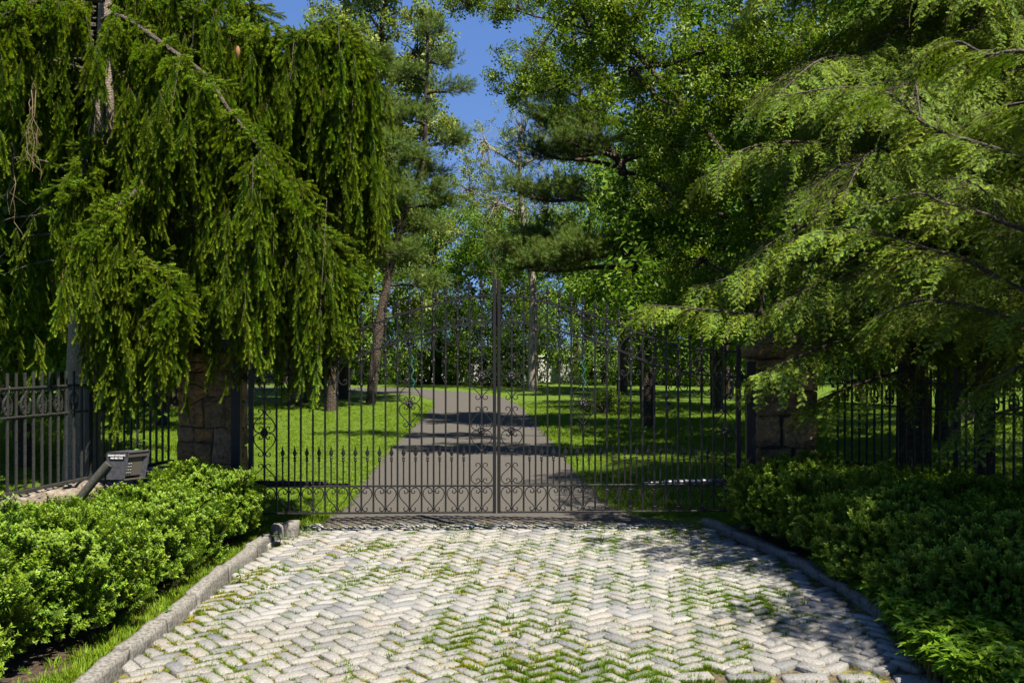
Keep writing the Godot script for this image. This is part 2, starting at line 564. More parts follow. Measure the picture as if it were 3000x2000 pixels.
func grass_tuft(blades: int, h: float, w: float, spread: float, ca: Color, cb: Color) -> ArrayMesh:
	var b := MB.new()
	b.colored = true
	for i in blades:
		var a := rr(0, TAU)
		var o := Vector3(cos(a), 0, sin(a)) * spread * sqrt(R.randf())
		var lean := Vector3(cos(a + rr(-1, 1)), 0, sin(a + rr(-1, 1)))
		var side := Vector3(-lean.z, 0, lean.x) * w * 0.5
		var hh := h * rr(0.55, 1.15)
		var k := rr(0.15, 0.8)
		var m := o + Vector3(0, hh * 0.6, 0) + lean * hh * 0.25 * k
		var tip := o + Vector3(0, hh, 0) + lean * hh * 0.8 * k
		b.col = ca.lerp(cb, R.randf())
		b.quad(o - side, o + side, m + side * 0.8, m - side * 0.8)
		b.tri(m - side * 0.8, m + side * 0.8, tip)
	return b.mesh()

func whorl(leaves: int, size: float, ca: Color, cb: Color, stem: float) -> ArrayMesh:
	var b := MB.new()
	b.colored = true
	b.col = Color(0.12, 0.16, 0.04)
	b.tube([Vector3.ZERO, Vector3(0.01, stem * 0.6, 0), Vector3(0, stem, 0.01)], [0.003, 0.003, 0.002], 4, false)
	for i in leaves:
		var a := i * TAU / leaves * 1.0 + rr(-0.3, 0.3)
		var d := Vector3(cos(a), rr(-0.1, 0.55), sin(a)).normalized()
		b.col = ca.lerp(cb, R.randf())
		var p := Vector3(0, stem * rr(0.8, 1.0), 0)
		one_leaf(b, p, d, (Vector3.UP + unit() * 0.2).normalized(), size * rr(0.75, 1.1), size * 0.45, 0.12, 0.22)
	return b.mesh()

var LIB := {}
func make_library() -> void:
	LIB.strand = []
	for i in 6: LIB.strand.append(spruce_strand(0.9 if i < 4 else 1.25))
	LIB.frond = []
	for i in 8: LIB.frond.append(hemlock_frond())
	LIB.tuft = []
	for i in 4: LIB.tuft.append(pine_tuft())
	LIB.leaf = []
	for i in 4: LIB.leaf.append(leaf_twig(12, 0.085, 0.55, 0.26, Color(0.08, 0.15, 0.01), Color(0.2, 0.28, 0.016)))
	LIB.pale = []
	for i in 4: LIB.pale.append(leaf_twig(11, 0.12, 0.75, 0.34, Color(0.12, 0.17, 0.03), Color(0.26, 0.31, 0.08)))
	LIB.big = []
	for i in 4: LIB.big.append(leaf_twig(12, 0.15, 0.6, 0.5, Color(0.065, 0.135, 0.011), Color(0.16, 0.27, 0.02)))
	LIB.box = []
	for i in 5: LIB.box.append(box_shoot(12, 0.022))
	LIB.grass = []
	for i in 4: LIB.grass.append(grass_tuft(16, 0.055, 0.0045, 0.05, Color(0.11, 0.2, 0.01), Color(0.23, 0.33, 0.022)))
	LIB.joint = []
	for i in 3: LIB.joint.append(grass_tuft(20, 0.03, 0.004, 0.024, Color(0.08, 0.16, 0.01), Color(0.18, 0.26, 0.016)))
	for i in 2: LIB.joint.append(grass_tuft(26, 0.018, 0.006, 0.026, Color(0.2, 0.19, 0.015), Color(0.33, 0.28, 0.03)))
	LIB.whorl = []
	for i in 3: LIB.whorl.append(whorl(8, 0.085, Color(0.08, 0.18, 0.01), Color(0.18, 0.31, 0.018), 0.16))

# ------------------------------------------------------------------ stone shapes
var rock_noise := FastNoiseLite.new()

func rough_block(h: Vector3, nx: int, ny: int, nz: int, amp: float, rd: float, sd: float) -> ArrayMesh:
	# a block of half size h with rounded, uneven faces
	var b := MB.new()
	var axes := [Vector3.RIGHT, Vector3.UP, Vector3.BACK]
	var cnt := [nx, ny, nz]
	for f in 6:
		var i := f % 3
		var j := (i + 1) % 3
		var k := (i + 2) % 3
		var sgn := 1.0 if f < 3 else -1.0
		if sgn < 0.0:
			var sw := j
			j = k
			k = sw
		var fn: Vector3 = axes[i] * sgn
		var ea: Vector3 = axes[j]
		var eb: Vector3 = axes[k]
		var na: int = cnt[j]
		var nb: int = cnt[k]
		var grid := []
		for p in na + 1:
			for q in nb + 1:
				var raw := fn * h[i] + ea * h[j] * (2.0 * p / na - 1.0) + eb * h[k] * (2.0 * q / nb - 1.0)
				grid.append(rough_point(raw, h, amp, rd, sd))
		for p in na:
			for q in nb:
				var w := nb + 1
				b.quad(grid[p * w + q], grid[p * w + q + 1], grid[(p + 1) * w + q + 1], grid[(p + 1) * w + q])
	smooth(b)
	return b.mesh()

func rough_point(p: Vector3, h: Vector3, amp: float, rd: float, sd: float) -> Vector3:
	var inner := Vector3(clampf(p.x, -h.x + rd, h.x - rd), clampf(p.y, -h.y + rd, h.y - rd), clampf(p.z, -h.z + rd, h.z - rd))
	var o := p - inner
	var q := inner + o.normalized() * rd if o.length() > 0.0 else p
	var s := Vector3(sd * 17.3, sd * 7.7, sd * 3.1)
	var e := q * 9.0 + s
	return q + Vector3(rock_noise.get_noise_3dv(e), rock_noise.get_noise_3dv(e + Vector3(91, 0, 0)), rock_noise.get_noise_3dv(e + Vector3(0, 57, 0))) * amp * 2.0

func smooth(b: MB, keep := 0.6) -> void:
	var sum := {}
	for i in b.v.size():
		var key := Vector3i(b.v[i] * 4000.0)
		sum[key] = sum.get(key, Vector3.ZERO) + b.n[i]
	for i in b.v.size():
		var m: Vector3 = sum[Vector3i(b.v[i] * 4000.0)].normalized()
		if m.dot(b.n[i]) > keep:
			b.n[i] = m

func poly_stone(pts: Array, thick: float, bulge: float, sd: float) -> ArrayMesh:
	# an uneven stone with the given outline in the xy plane, its face bulging towards +z
	var b := MB.new()
	var c := Vector2.ZERO
	for p in pts: c += p
	c /= pts.size()
	var rim := []
	for i in pts.size():
		var a: Vector2 = pts[i]
		var d: Vector2 = pts[(i + 1) % pts.size()]
		var k := 4
		for s in k:
			var q := a.lerp(d, float(s) / k)
			q += Vector2(rock_noise.get_noise_2d(q.x * 40 + sd, q.y * 40), rock_noise.get_noise_2d(q.x * 40, q.y * 40 + sd)) * 0.012
			rim.append(q)
	var rings := [[1.0, -thick], [1.0, 0.0], [0.9, bulge * 0.55], [0.65, bulge * 0.9], [0.3, bulge]]
	var rows := []
	for r in rings:
		var row := []
		for q in rim:
			var x: Vector2 = c + (q - c) * r[0]
			var z: float = r[1]
			if z > 0.0:
				z += rock_noise.get_noise_3d(x.x * 26, x.y * 26, sd) * bulge * 0.9
			row.append(Vector3(x.x, x.y, z))
		rows.append(row)
	var m := rim.size()
	var area := 0.0
	for i in m:
		area += rim[i].cross(rim[(i + 1) % m])
	for i in rings.size() - 1:
		for k in m:
			var k2 := (k + 1) % m
			if area > 0.0:
				b.quad(rows[i][k], rows[i + 1][k], rows[i + 1][k2], rows[i][k2])
			else:
				b.quad(rows[i][k], rows[i][k2], rows[i + 1][k2], rows[i + 1][k])
	var top := Vector3(c.x, c.y, bulge * 1.05)
	for k in m:
		var k2 := (k + 1) % m
		if area > 0.0: b.tri(rows[4][k], top, rows[4][k2])
		else: b.tri(rows[4][k], rows[4][k2], top)
	smooth(b, 0.5)
	return b.mesh()

func sett_shape(l: float, w: float) -> MB:
	var b := MB.new()
	var o := []
	var cx := rr(0.012, 0.03)
	var cy := rr(0.008, 0.018)
	for s in [[1, 1, 0], [1, 1, 1], [-1, 1, 1], [-1, 1, 0], [-1, -1, 0], [-1, -1, 1], [1, -1, 1], [1, -1, 0]]:
		var x: float = s[0] * (l * 0.5 - (cx if s[2] == 1 else 0.0)) + rr(-0.008, 0.008)
		var z: float = s[1] * (w * 0.5 - (0.0 if s[2] == 1 else cy)) + rr(-0.007, 0.007)
		o.append(Vector3(x, 0, z))
	var h := [rr(-0.003, 0.003), rr(-0.003, 0.003)]
	for i in 8:
		var a: Vector3 = o[i]
		var d: Vector3 = o[(i + 1) % 8]
		var low := Vector3(0, -0.05, 0)
		var sh := Vector3(0, -0.009, 0)
		var ia := Vector3(a.x * 0.94, a.x * h[0] * 8.0 + a.z * h[1] * 10.0, a.z * 0.88)
		var id := Vector3(d.x * 0.94, d.x * h[0] * 8.0 + d.z * h[1] * 10.0, d.z * 0.88)
		b.quad(a + low, a + sh, d + sh, d + low)
		b.quad(a + sh, ia, id, d + sh)
		b.tri(ia, Vector3(0, 0.0025, 0), id)
	# outline runs the other way round when seen from above: check once
	if b.n[0].dot(Vector3(o[0].x + o[1].x, 0, o[0].z + o[1].z)) < 0.0:
		var f := PackedInt32Array()
		for i in range(0, b.ix.size(), 3):
			f.append_array(PackedInt32Array([b.ix[i], b.ix[i + 2], b.ix[i + 1]]))
		b.ix = f
		for i in b.n.size(): b.n[i] = -b.n[i]
	smooth(b, 0.75)
	return b

# ------------------------------------------------------------------ ground
func sheet(poly: Array, y: float) -> ArrayMesh:
	# poly of Vector2(x, d): a level sheet
	var p := PackedVector2Array(poly)
	var t := Geometry2D.triangulate_polygon(p)
	var b := MB.new()
	for i in range(0, t.size(), 3):
		var a := Vector3(p[t[i]].x, y, -p[t[i]].y)
		var c := Vector3(p[t[i + 1]].x, y, -p[t[i + 1]].y)
		var d := Vector3(p[t[i + 2]].x, y, -p[t[i + 2]].y)
		if (d - a).cross(c - a).y < 0.0: b.tri(a, d, c)
		else: b.tri(a, c, d)
	return b.mesh()

const DRIVE_L := [Vector2(-2.13, 10.1), Vector2(-2.0, 10.6), Vector2(-1.9, 11.4), Vector2(-2.02, 13.5), Vector2(-2.13, 16.7), Vector2(-2.2, 22.0), Vector2(-2.26, 27.5), Vector2(-2.55, 32.0), Vector2(-3.4, 35.0), Vector2(-5.5, 37.2), Vector2(-12.0, 38.8), Vector2(-26.0, 40.0)]
const DRIVE_R := [Vector2(1.95, 10.1), Vector2(1.4, 10.7), Vector2(1.14, 11.4), Vector2(0.96, 13.95), Vector2(0.83, 17.2), Vector2(0.565, 23.4), Vector2(0.3, 29.0), Vector2(-0.3, 33.4), Vector2(-1.5, 37.0), Vector2(-4.5, 40.2), Vector2(-12.0, 42.0), Vector2(-26.0, 43.2)]

func drive_x(side: Array, d: float) -> float:
	for i in side.size() - 1:
		if d >= side[i].y and d <= side[i + 1].y:
			return lerpf(side[i].x, side[i + 1].x, (d - side[i].y) / (side[i + 1].y - side[i].y))
	return 999.0

func on_drive(x: float, d: float) -> bool:
	if d < 10.1 or d > 43.2: return false
	var l := drive_x(DRIVE_L, d)
	var r := drive_x(DRIVE_R, d)
	if l > 900.0: l = -99.0
	if r > 900.0: r = -26.0
	return x > l and x < r

func right_edge(d: float) -> float:
	# where the setts end on the right
	if d > 8.6: return lerpf(2.30, 1.92, (d - 8.6) / 1.5)
	if d > 7.2: return lerpf(2.44, 2.30, (d - 7.2) / 1.4)
	return 2.46

func build_ground() -> void:
	setting("lawn", sheet([Vector2(-150, -30), Vector2(150, -30), Vector2(150, 260), Vector2(-150, 260)], 0.0), M.lawn)
	var edge := []
	edge.append_array(DRIVE_L)
	var back := DRIVE_R.duplicate()
	back.reverse()
	edge.append_array(back)
	# the asphalt's edge is ragged
	var ragged := []
	for i in edge.size():
		var a: Vector2 = edge[i]
		var c: Vector2 = edge[(i + 1) % edge.size()]
		var n := maxi(1, int(a.distance_to(c) / 0.35)) if a.y < 33.0 and a.y > 10.2 else 1
		for k in n:
			ragged.append(a.lerp(c, float(k) / n) + (Vector2(rr(-0.03, 0.03), 0) if n > 1 else Vector2.ZERO))
	setting("driveway", sheet(ragged, 0.008), M.asphalt)
	setting("street", sheet([Vector2(-60, -12), Vector2(60, -12), Vector2(60, 5.4), Vector2(0.9, 5.4), Vector2(0.8, 5.18), Vector2(-60, 5.18)], 0.004), M.street)
	setting("planting_bed_left", sheet([Vector2(-2.33, 5.0), Vector2(-2.33, 9.5), Vector2(-2.5, 10.0), Vector2(-3.6, 10.6), Vector2(-4.9, 7.0), Vector2(-6.2, 4.6), Vector2(-2.33, 4.6)], 0.05), M.soil)
	setting("planting_bed_right", sheet([Vector2(2.55, 4.6), Vector2(2.55, 7.2), Vector2(2.4, 8.6), Vector2(2.05, 9.9), Vector2(3.4, 10.6), Vector2(4.9, 8.6), Vector2(7.5, 4.6)], 0.05), M.soil)

func build_apron() -> void:
	var out := []
	for i in 24:
		var d := 5.2 + 4.92 * i / 23.0
		out.append(Vector2(right_edge(d) + 0.05, d))
	out.append(Vector2(-2.2, 10.12))
	out.append(Vector2(-2.2, 5.2))
	var apron := setting("driveway_apron", sheet(out, 0.02), M.bed)
	var l := 0.196
	var w := 0.098
	var kinds := []
	for i in 22: kinds.append(sett_shape(l * rr(0.9, 0.97), w * rr(0.84, 0.95)))
	var meshes := kinds.map(func(k): return k.mesh())
	var turn := deg_to_rad(45.0 - 7.0)
	var spots := []
	for x in range(-72, 72):
		for y in range(-72, 72):
			var m := posmod(x - y, 4)
			if m != 0 and m != 2: continue
			var c := Vector2((x + 1.0) * w, (y + 0.5) * w) if m == 0 else Vector2((x + 0.5) * w, y * w)
			var p := c.rotated(turn) + Vector2(0.1, 7.6)
			if p.y < (5.25 if p.x < 0.9 else 5.6) or p.y > 10.03 or p.x < -2.2 or p.x > right_edge(p.y) - 0.06: continue
			var ang := turn + (0.0 if m == 0 else PI / 2)
			spots.append([p, ang + deg_to_rad(rr(-2.5, 2.5))])
	# a row of long stones along the street
	var sx := 1.0
	while sx < 2.4:
		spots.append([Vector2(sx, 5.49), deg_to_rad(rr(-1.5, 1.5)), true])
		sx += 0.31
	spots.sort_custom(func(a, b): return a[0].y < b[0].y)
	var far := SurfaceTool.new()
	far.begin(Mesh.PRIMITIVE_TRIANGLES)
	var bump := FastNoiseLite.new()
	bump.seed = 4
	bump.frequency = 0.35
	for i in spots.size():
		var p: Vector2 = spots[i][0] + Vector2(rr(-0.006, 0.006), rr(-0.006, 0.006))
		var kind := R.randi() % meshes.size()
		var tone := R.randi() % 6
		var bs := Basis(Vector3.UP, spots[i][1]) * Basis(Vector3.RIGHT, deg_to_rad(rr(-3.2, 3.2))) * Basis(Vector3.BACK, deg_to_rad(rr(-2.2, 2.2)))
		if spots[i].size() > 2: bs = bs.scaled(Vector3(1.25, 1.0, 1.2))
		var xf := Transform3D(bs, Vector3(p.x, 0.046 + bump.get_noise_2d(p.x, p.y) * 0.02 + rr(-0.006, 0.006), -p.y))
		if i < 300:
			part(apron, "sett", meshes[kind], M.setts[tone], xf)
		else:
			var b: MB = kinds[kind]
			b.colored = true
			var k: Color = M.setts[tone].albedo_color.srgb_to_linear()
			b.c.fill(k * rr(0.9, 1.05))
			far.append_from(b.mesh(), 0, xf)
	var rest := part(apron, "setts_by_the_gate", far.commit(), M.sett_far)
	rest.set_meta("kind", "stuff")
	# grass and moss in the joints
	var bunch := Bunch.new(5)
	var zone := FastNoiseLite.new()
	zone.seed = 21
	zone.frequency = 0.55
	for i in 70000:
		var s: Array = spots[R.randi() % spots.size()]
		var c: Vector2 = s[0]
		var a: float = s[1]
		# a place along one side of a sett
		var side := R.randi() % 4
		var q := Vector2(rr(-0.5, 0.5) * l, 0.5 * w * (1.0 if side % 2 == 0 else -1.0)) if side < 3 else Vector2(0.5 * l, rr(-0.5, 0.5) * w)
		var p := c + q.rotated(-a) * Vector2(1, 1)
		p = c + Vector2(q.x * cos(a) + q.y * sin(a), q.x * sin(a) - q.y * cos(a))
		if p.x < -2.19 or p.x > right_edge(p.y): continue
		var z := zone.get_noise_2d(p.x * 2.0 + sin(p.y) * 0.4, p.y * 1.1)
		var middle := 1.0 - absf(p.x - 0.25) / 2.3
		var chance := 0.16 + 0.75 * z + 0.36 * middle
		if R.randf() > chance: continue
		var green := R.randf() < 0.42 + zone.get_noise_2d(p.x + 40.0, p.y) * 0.7 + (0.25 if p.x > 0.3 else 0.0)
		var k := R.randi() % 3 if green else 3 + R.randi() % 2
		var sc := rr(0.6, 1.15) * (1.5 if R.randf() < 0.05 else 1.0)
		bunch.put(k, Transform3D(Basis(Vector3.UP, rr(0, TAU)).scaled(Vector3(sc, sc, sc)), Vector3(p.x, 0.026, -p.y)), shade_of(0.75, 1.15))
	plant(apron, "joint_grass", LIB.joint, M.grass, bunch)
	# flecks of dry leaf and seed
	var fl := MB.new()
	fl.colored = true
	fl.col = Color(0.34, 0.2, 0.05)
	fl.quad(Vector3(-0.008, 0, 0), Vector3(0, 0.003, 0.006), Vector3(0.01, 0.001, 0), Vector3(0, 0.002, -0.006))
	var xs := []
	var cs := PackedColorArray()
	for i in 1800:
		var d := rr(5.25, 10.6)
		var x := rr(-2.1, minf(right_edge(d), 2.4))
		xs.append(Transform3D(along(Vector3.UP + unit() * 0.3, rr(0, TAU), rr(0.5, 1.4)), Vector3(x, 0.035 if R.randf() < 0.6 and d < 10.0 else (0.056 if d < 10.05 else 0.011), -d)))
		cs.append(shade_of(0.5, 1.2, 0.15))
	many(apron, "leaf_litter", fl.mesh(), M.litter, xs, cs)

func build_kerbs() -> void:
	var k := thing("granite_kerb", "pale granite kerb of long blocks along the left hedge", "kerb", Vector3(-2.27, 0, -7.3))
	var d := 4.95
	var n := 0
	while d < 9.15:
		var ln := rr(0.5, 0.85)
		if d + ln > 9.2: ln = 9.2 - d
		if ln < 0.2: break
		part(k, "kerb_stone", rough_block(Vector3(0.05 + rr(-0.005, 0.005), 0.08, ln * 0.5 - 0.007), 4, 4, 14, 0.008, 0.007, n + 1.0), M.kerb, Transform3D(Basis(Vector3.UP, deg_to_rad(rr(-1.8, 1.8))) * Basis(Vector3.BACK, deg_to_rad(rr(-3.0, 3.0))), Vector3(rr(-0.014, 0.014), 0.05 + rr(-0.014, 0.014), 7.3 - d - ln * 0.5)))
		d += ln
		n += 1
	for e in [[0.07, 9.32, 4.0], [0.17, 9.42, -8.0]]:
		part(k, "kerb_stone", rough_block(Vector3(0.06, 0.11, 0.08), 3, 3, 3, 0.01, 0.018, 40.0 + e[1]), M.kerb, Transform3D(Basis(Vector3.UP, deg_to_rad(e[2])), Vector3(e[0], 0.08, 7.3 - e[1])))
	var r := thing("granite_kerb", "shaded granite kerb along the foot of the right hedge", "kerb", Vector3(2.4, 0, -7.6))
	d = 5.6
	while d < 10.0:
		var ln := rr(0.5, 0.8)
		var a := Vector3(right_edge(d) + 0.07, 0.035, -d)
		var c := Vector3(right_edge(d + ln) + 0.07, 0.035, -d - ln)
		var mid := (a + c) * 0.5 - Vector3(2.4, 0, -7.6)
		part(r, "kerb_stone", rough_block(Vector3(0.06, 0.06, ln * 0.5 - 0.006), 3, 3, 7, 0.011, 0.018, d * 3.0), M.kerb, Transform3D(Basis(Vector3.UP, atan2(a.x - c.x, a.z - c.z)), mid))
		d += ln

# ------------------------------------------------------------------ gate
const BAR := 0.117

func rail_y(u: float) -> float:
	var us := [0.0, 0.2, 0.45, 0.9, 1.27, 1.48, 1.83, 2.2, 2.4]
	var ys := [2.117, 2.108, 2.057, 1.943, 1.81, 1.72, 1.623, 1.577, 1.57]
	for i in 8:
		if u <= us[i + 1]:
			var t: float = (u - us[i]) / (us[i + 1] - us[i])
			return cubic_interpolate(ys[i], ys[i + 1], ys[maxi(i - 1, 0)], ys[mini(i + 2, 8)], t)
	return 1.57

func make_gate_meshes() -> Dictionary:
	var g := {}
	# half of a heart: curl at the narrow foot, wide shoulder, curl at the top
	var half := [Vector2(0.046, 0.038), Vector2(0.056, 0.030), Vector2(0.056, 0.014), Vector2(0.040, 0.003), Vector2(0.022, 0.008), Vector2(0.0125, 0.034), Vector2(0.034, 0.068), Vector2(0.076, 0.112), Vector2(0.1, 0.155), Vector2(0.098, 0.198), Vector2(0.072, 0.229), Vector2(0.04, 0.229), Vector2(0.017, 0.206), Vector2(0.022, 0.182), Vector2(0.042, 0.176), Vector2(0.052, 0.19), Vector2(0.045, 0.202)]
	var b := MB.new()
	b.ribbon(curve(half, 3), 0.014, 0.0085)
	g.heart = b.mesh()
	var hang := [Vector2(0.062, -0.012), Vector2(0.05, -0.03), Vector2(0.028, -0.055), Vector2(0.0125, -0.1), Vector2(0.014, -0.14), Vector2(0.03, -0.175), Vector2(0.06, -0.19), Vector2(0.087, -0.178), Vector2(0.094, -0.152), Vector2(0.08, -0.138), Vector2(0.066, -0.147), Vector2(0.068, -0.16)]
	b = MB.new()
	b.ribbon(curve(hang, 3), 0.014, 0.0085)
	g.hang = b.mesh()
	b = MB.new()
	b.lathe([Vector2(0.0085, -0.026), Vector2(0.013, -0.024), Vector2(0.013, -0.018), Vector2(0.010, -0.015), Vector2(0.0155, -0.008), Vector2(0.0175, 0.0), Vector2(0.0155, 0.008), Vector2(0.010, 0.014), Vector2(0.013, 0.018), Vector2(0.013, 0.024), Vector2(0.0085, 0.026)], 10)
	g.knuckle = b.mesh()
	b = MB.new()
	b.box(Vector3.ZERO, Vector3(0.0165, 0, 0), Vector3(0, 0.007, 0), Vector3(0, 0, 0.0115), 0.002)
	g.collar = b.mesh()
	# spear: two beads and a lance head
	b = MB.new()
	b.lathe([Vector2(0.006, 0.0), Vector2(0.013, 0.006), Vector2(0.0145, 0.013), Vector2(0.012, 0.02), Vector2(0.007, 0.024), Vector2(0.012, 0.028), Vector2(0.0145, 0.036), Vector2(0.012, 0.044), Vector2(0.006, 0.05)], 10)
	lance(b, 0.046, 0.118, 0.0255)
	g.spear = b.mesh()
	# rosette
	b = MB.new()
	var disc := [Vector2(0.0, 0.004), Vector2(0.04, 0.004)]
	for k in 11:
		var a0 := TAU * k / 11.0
		var rad := Vector3(cos(a0), sin(a0), 0)
		var tan_ := Vector3(-sin(a0), cos(a0), 0)
		var p0 := rad * 0.012 + Vector3(0, 0, 0.009)
		var p1 := rad * 0.028 + Vector3(0, 0, 0.014)
		var p2 := rad * 0.041 + Vector3(0, 0, 0.005)
		var w0 := tan_ * 0.003
		var w1 := tan_ * 0.0072
		b.quad(p0 - w0, p0 + w0, p1 + w1 - Vector3(0, 0, 0.005), p1)
		b.quad(p0 - w0, p1, p1 - w1 - Vector3(0, 0, 0.005), p0 - w0)
		b.tri(p1, p1 + w1 - Vector3(0, 0, 0.005), p2)
		b.tri(p1 - w1 - Vector3(0, 0, 0.005), p1, p2)
	g.petals = b.mesh()
	b = MB.new()
	b.lathe([Vector2(0.0, 0.002), Vector2(0.036, 0.002), Vector2(0.038, 0.0), Vector2(0.036, -0.004), Vector2(0.0, -0.004)], 18)
	b.lathe([Vector2(0.012, 0.006), Vector2(0.011, 0.014), Vector2(0.007, 0.018), Vector2(0.0, 0.02)], 10)
	var bb := MB.new()
	bb.lathe([Vector2(0.0, -0.004), Vector2(0.034, -0.004), Vector2(0.038, 0.0), Vector2(0.034, 0.004), Vector2(0.012, 0.005), Vector2(0.0125, 0.012), Vector2(0.009, 0.018), Vector2(0.0, 0.02)], 18)
	g.boss = bb.mesh()
	return g

func lance(b: MB, y0: float, h: float, w: float) -> void:
	var t := 0.0065
	var prof := [[0.0, 0.004, 0.004], [0.30, w * 0.82, t], [0.36, w * 0.80, t], [0.62, w * 0.34, t * 0.7], [1.0, 0.0008, 0.0008]]
	for i in prof.size() - 1:
		var p: Array = prof[i]
		var q: Array = prof[i + 1]
		var ya: float = y0 + h * p[0]
		var yb: float = y0 + h * q[0]
		var r0 := [Vector3(p[1], ya, 0), Vector3(0, ya, p[2]), Vector3(-p[1], ya, 0), Vector3(0, ya, -p[2])]
		var r1 := [Vector3(q[1], yb, 0), Vector3(0, yb, q[2]), Vector3(-q[1], yb, 0), Vector3(0, yb, -q[2])]
		for k in 4:
			var k2 := (k + 1) % 4
			b.quad(r0[k], r0[k2], r1[k2], r1[k])

func bar_mesh(h: float, w: float, ch := 0.0015) -> ArrayMesh:
	var b := MB.new()
	b.box(Vector3(0, h * 0.5, 0), Vector3(w * 0.5, 0, 0), Vector3(0, h * 0.5, 0), Vector3(0, 0, w * 0.5), ch)
	return b.mesh()

const FLIP_X := Basis(Vector3(-1, 0, 0), Vector3(0, 1, 0), Vector3(0, 0, -1))

func gate_leaf(g: Dictionary, side: float, label: String) -> void:
	# side -1: left leaf, +1: right leaf. u runs from the meeting stile to the hinge.
	var root := thing("gate_leaf", label, "gate", Vector3(-0.15, 0.233, -9.67), "two leaves of the driveway gate")
	root.rotation.y = deg_to_rad(1.95)
	var iron: Material = M.iron
	var u20 := 0.03 + BAR * 20
	# frame
	part(root, "meeting_stile", bar_mesh(rail_y(0.03) + 0.17, 0.032, 0.003), iron, Transform3D(Basis(), Vector3(side * (0.022), -0.01, 0)))
	part(root, "hinge_stile", bar_mesh(rail_y(u20) + 0.09, 0.046, 0.003), iron, Transform3D(Basis(), Vector3(side * (u20 + 0.012), -0.02, 0)))
	var b := MB.new()
	b.box(Vector3(0, 0, 0), Vector3((u20 - 0.05) * 0.5, 0, 0), Vector3(0, 0.008, 0), Vector3(0, 0, 0.014), 0.002)
	var rail_mesh := b.mesh()
	part(root, "bottom_rail", rail_mesh, iron, Transform3D(Basis(), Vector3(side * (0.038 + (u20 - 0.05) * 0.5), 0.0, 0)))
	part(root, "middle_rail", rail_mesh, iron, Transform3D(Basis(), Vector3(side * (0.038 + (u20 - 0.05) * 0.5), 0.26, 0)))
	for drop in [0.0, 0.253]:
		var path := []
		for i in 41:
			var u := 0.038 + (u20 - 0.05) * i / 40.0
			path.append(Vector2(side * u, rail_y(u) - drop))
		b = MB.new()
		b.ribbon(path, 0.03, 0.02)
		part(root, "arched_rail", b.mesh(), iron)
	# bars, each with its own spear; bar squares are turned as the photo shows them
	for i in range(1, 20):
		var u := 0.03 + BAR * i
		var top := rail_y(u)
		var bar := part(root, "bar", bar_mesh(top + 0.022, 0.0175), iron, Transform3D(Basis(), Vector3(side * (u), 0.002, 0)))
		part(bar, "spear", g.spear, iron, Transform3D(Basis(), Vector3(0, top + 0.012, 0)))
		var ky := top - 0.253 - 0.29
		if i != 1 and i != 19 and i != 7:
			part(bar, "knuckle", g.knuckle, iron, Transform3D(Basis(), Vector3(0, ky, 0)))
		if i % 2 == 1:
			part(bar, "knuckle", g.knuckle, iron, Transform3D(Basis(), Vector3(0, top - 0.05, 0)))
			part(bar, "knuckle", g.knuckle, iron, Transform3D(Basis(), Vector3(0, top - 0.253 - 0.05, 0)))
			if i != 1:
				part(bar, "knuckle", g.knuckle, iron, Transform3D(Basis(), Vector3(0, top - 0.2, 0)))
	for i in range(2, 18):
		var u := 0.03 + BAR * (i + 0.5)
		var small := part(root, "short_bar", bar_mesh(0.235, 0.014), iron, Transform3D(Basis(), Vector3(side * (u), 0.265, 0)))
		part(small, "spear", g.spear, iron, Transform3D(Basis(), Vector3(0, 0.232, 0)))
	# scrollwork
	for i in range(1, 20, 2):
		var u := 0.03 + BAR * i
		heart(root, g, side * u, 0.012, 1.0, false)
		var top := rail_y(u)
		heart(root, g, side * u, top - 0.012, 0.98, true)
		if i != 1 and i != 19:
			for s in [Basis(), FLIP_X]:
				part(root, "scroll", g.hang, iron, Transform3D(s, Vector3(side * u, top - 0.253 - 0.01, 0)))
	var u1 := 0.03 + BAR
	heart(root, g, side * u1, 1.612, 0.98, false)
	motif(root, g, side * u1, 1.33)
	motif(root, g, side * u1, 0.80)
	heart(root, g, side * u1, 0.482, 0.87, true)
	motif(root, g, side * (0.03 + BAR * 7), 1.065)
	var u19 := 0.03 + BAR * 19
	heart(root, g, side * u19, 1.085, 0.95, false)
	motif(root, g, side * u19, 0.78)
	heart(root, g, side * u19, 0.482, 0.87, true)
	# operator arm behind the leaf
	b = MB.new()
	b.tube([Vector3(side * 1.66, 0.272, -0.075), Vector3(side * 2.46, 0.285, -0.09)], [0.026, 0.026], 12)
	b.tube([Vector3(side * 1.45, 0.27, -0.055), Vector3(side * 1.66, 0.272, -0.075)], [0.011, 0.011], 8)
	part(root, "operator_arm", b.mesh(), M.iron if side < 0 else M.steel)

func heart(root: Node3D, g: Dictionary, x: float, y: float, sc: float, down: bool) -> void:
	var f := Basis(Vector3(1, 0, 0), Vector3(0, -1, 0), Vector3(0, 0, -1)) if down else Basis()
	for s in [Basis(), FLIP_X]:
		part(root, "scroll", g.heart, M.iron, Transform3D((s * f).scaled(Vector3(1, sc, 1)), Vector3(x, y, 0)))
	for h in [0.034, 0.2]:
		part(root, "collar", g.collar, M.iron, Transform3D(Basis(), Vector3(x, y + h * sc * (-1.0 if down else 1.0), 0)))

func motif(root: Node3D, g: Dictionary, x: float, y: float) -> void:
	heart(root, g, x, y + 0.232, 0.98, true)
	heart(root, g, x, y - 0.232, 0.98, false)
	var boss := part(root, "rosette", g.boss, M.iron, Transform3D(Basis(Vector3.RIGHT, PI / 2), Vector3(x, y, 0.012)))
	part(boss, "petals", g.petals, M.iron, Transform3D(Basis(Vector3.RIGHT, -PI / 2), Vector3(0, 0.002, 0)))

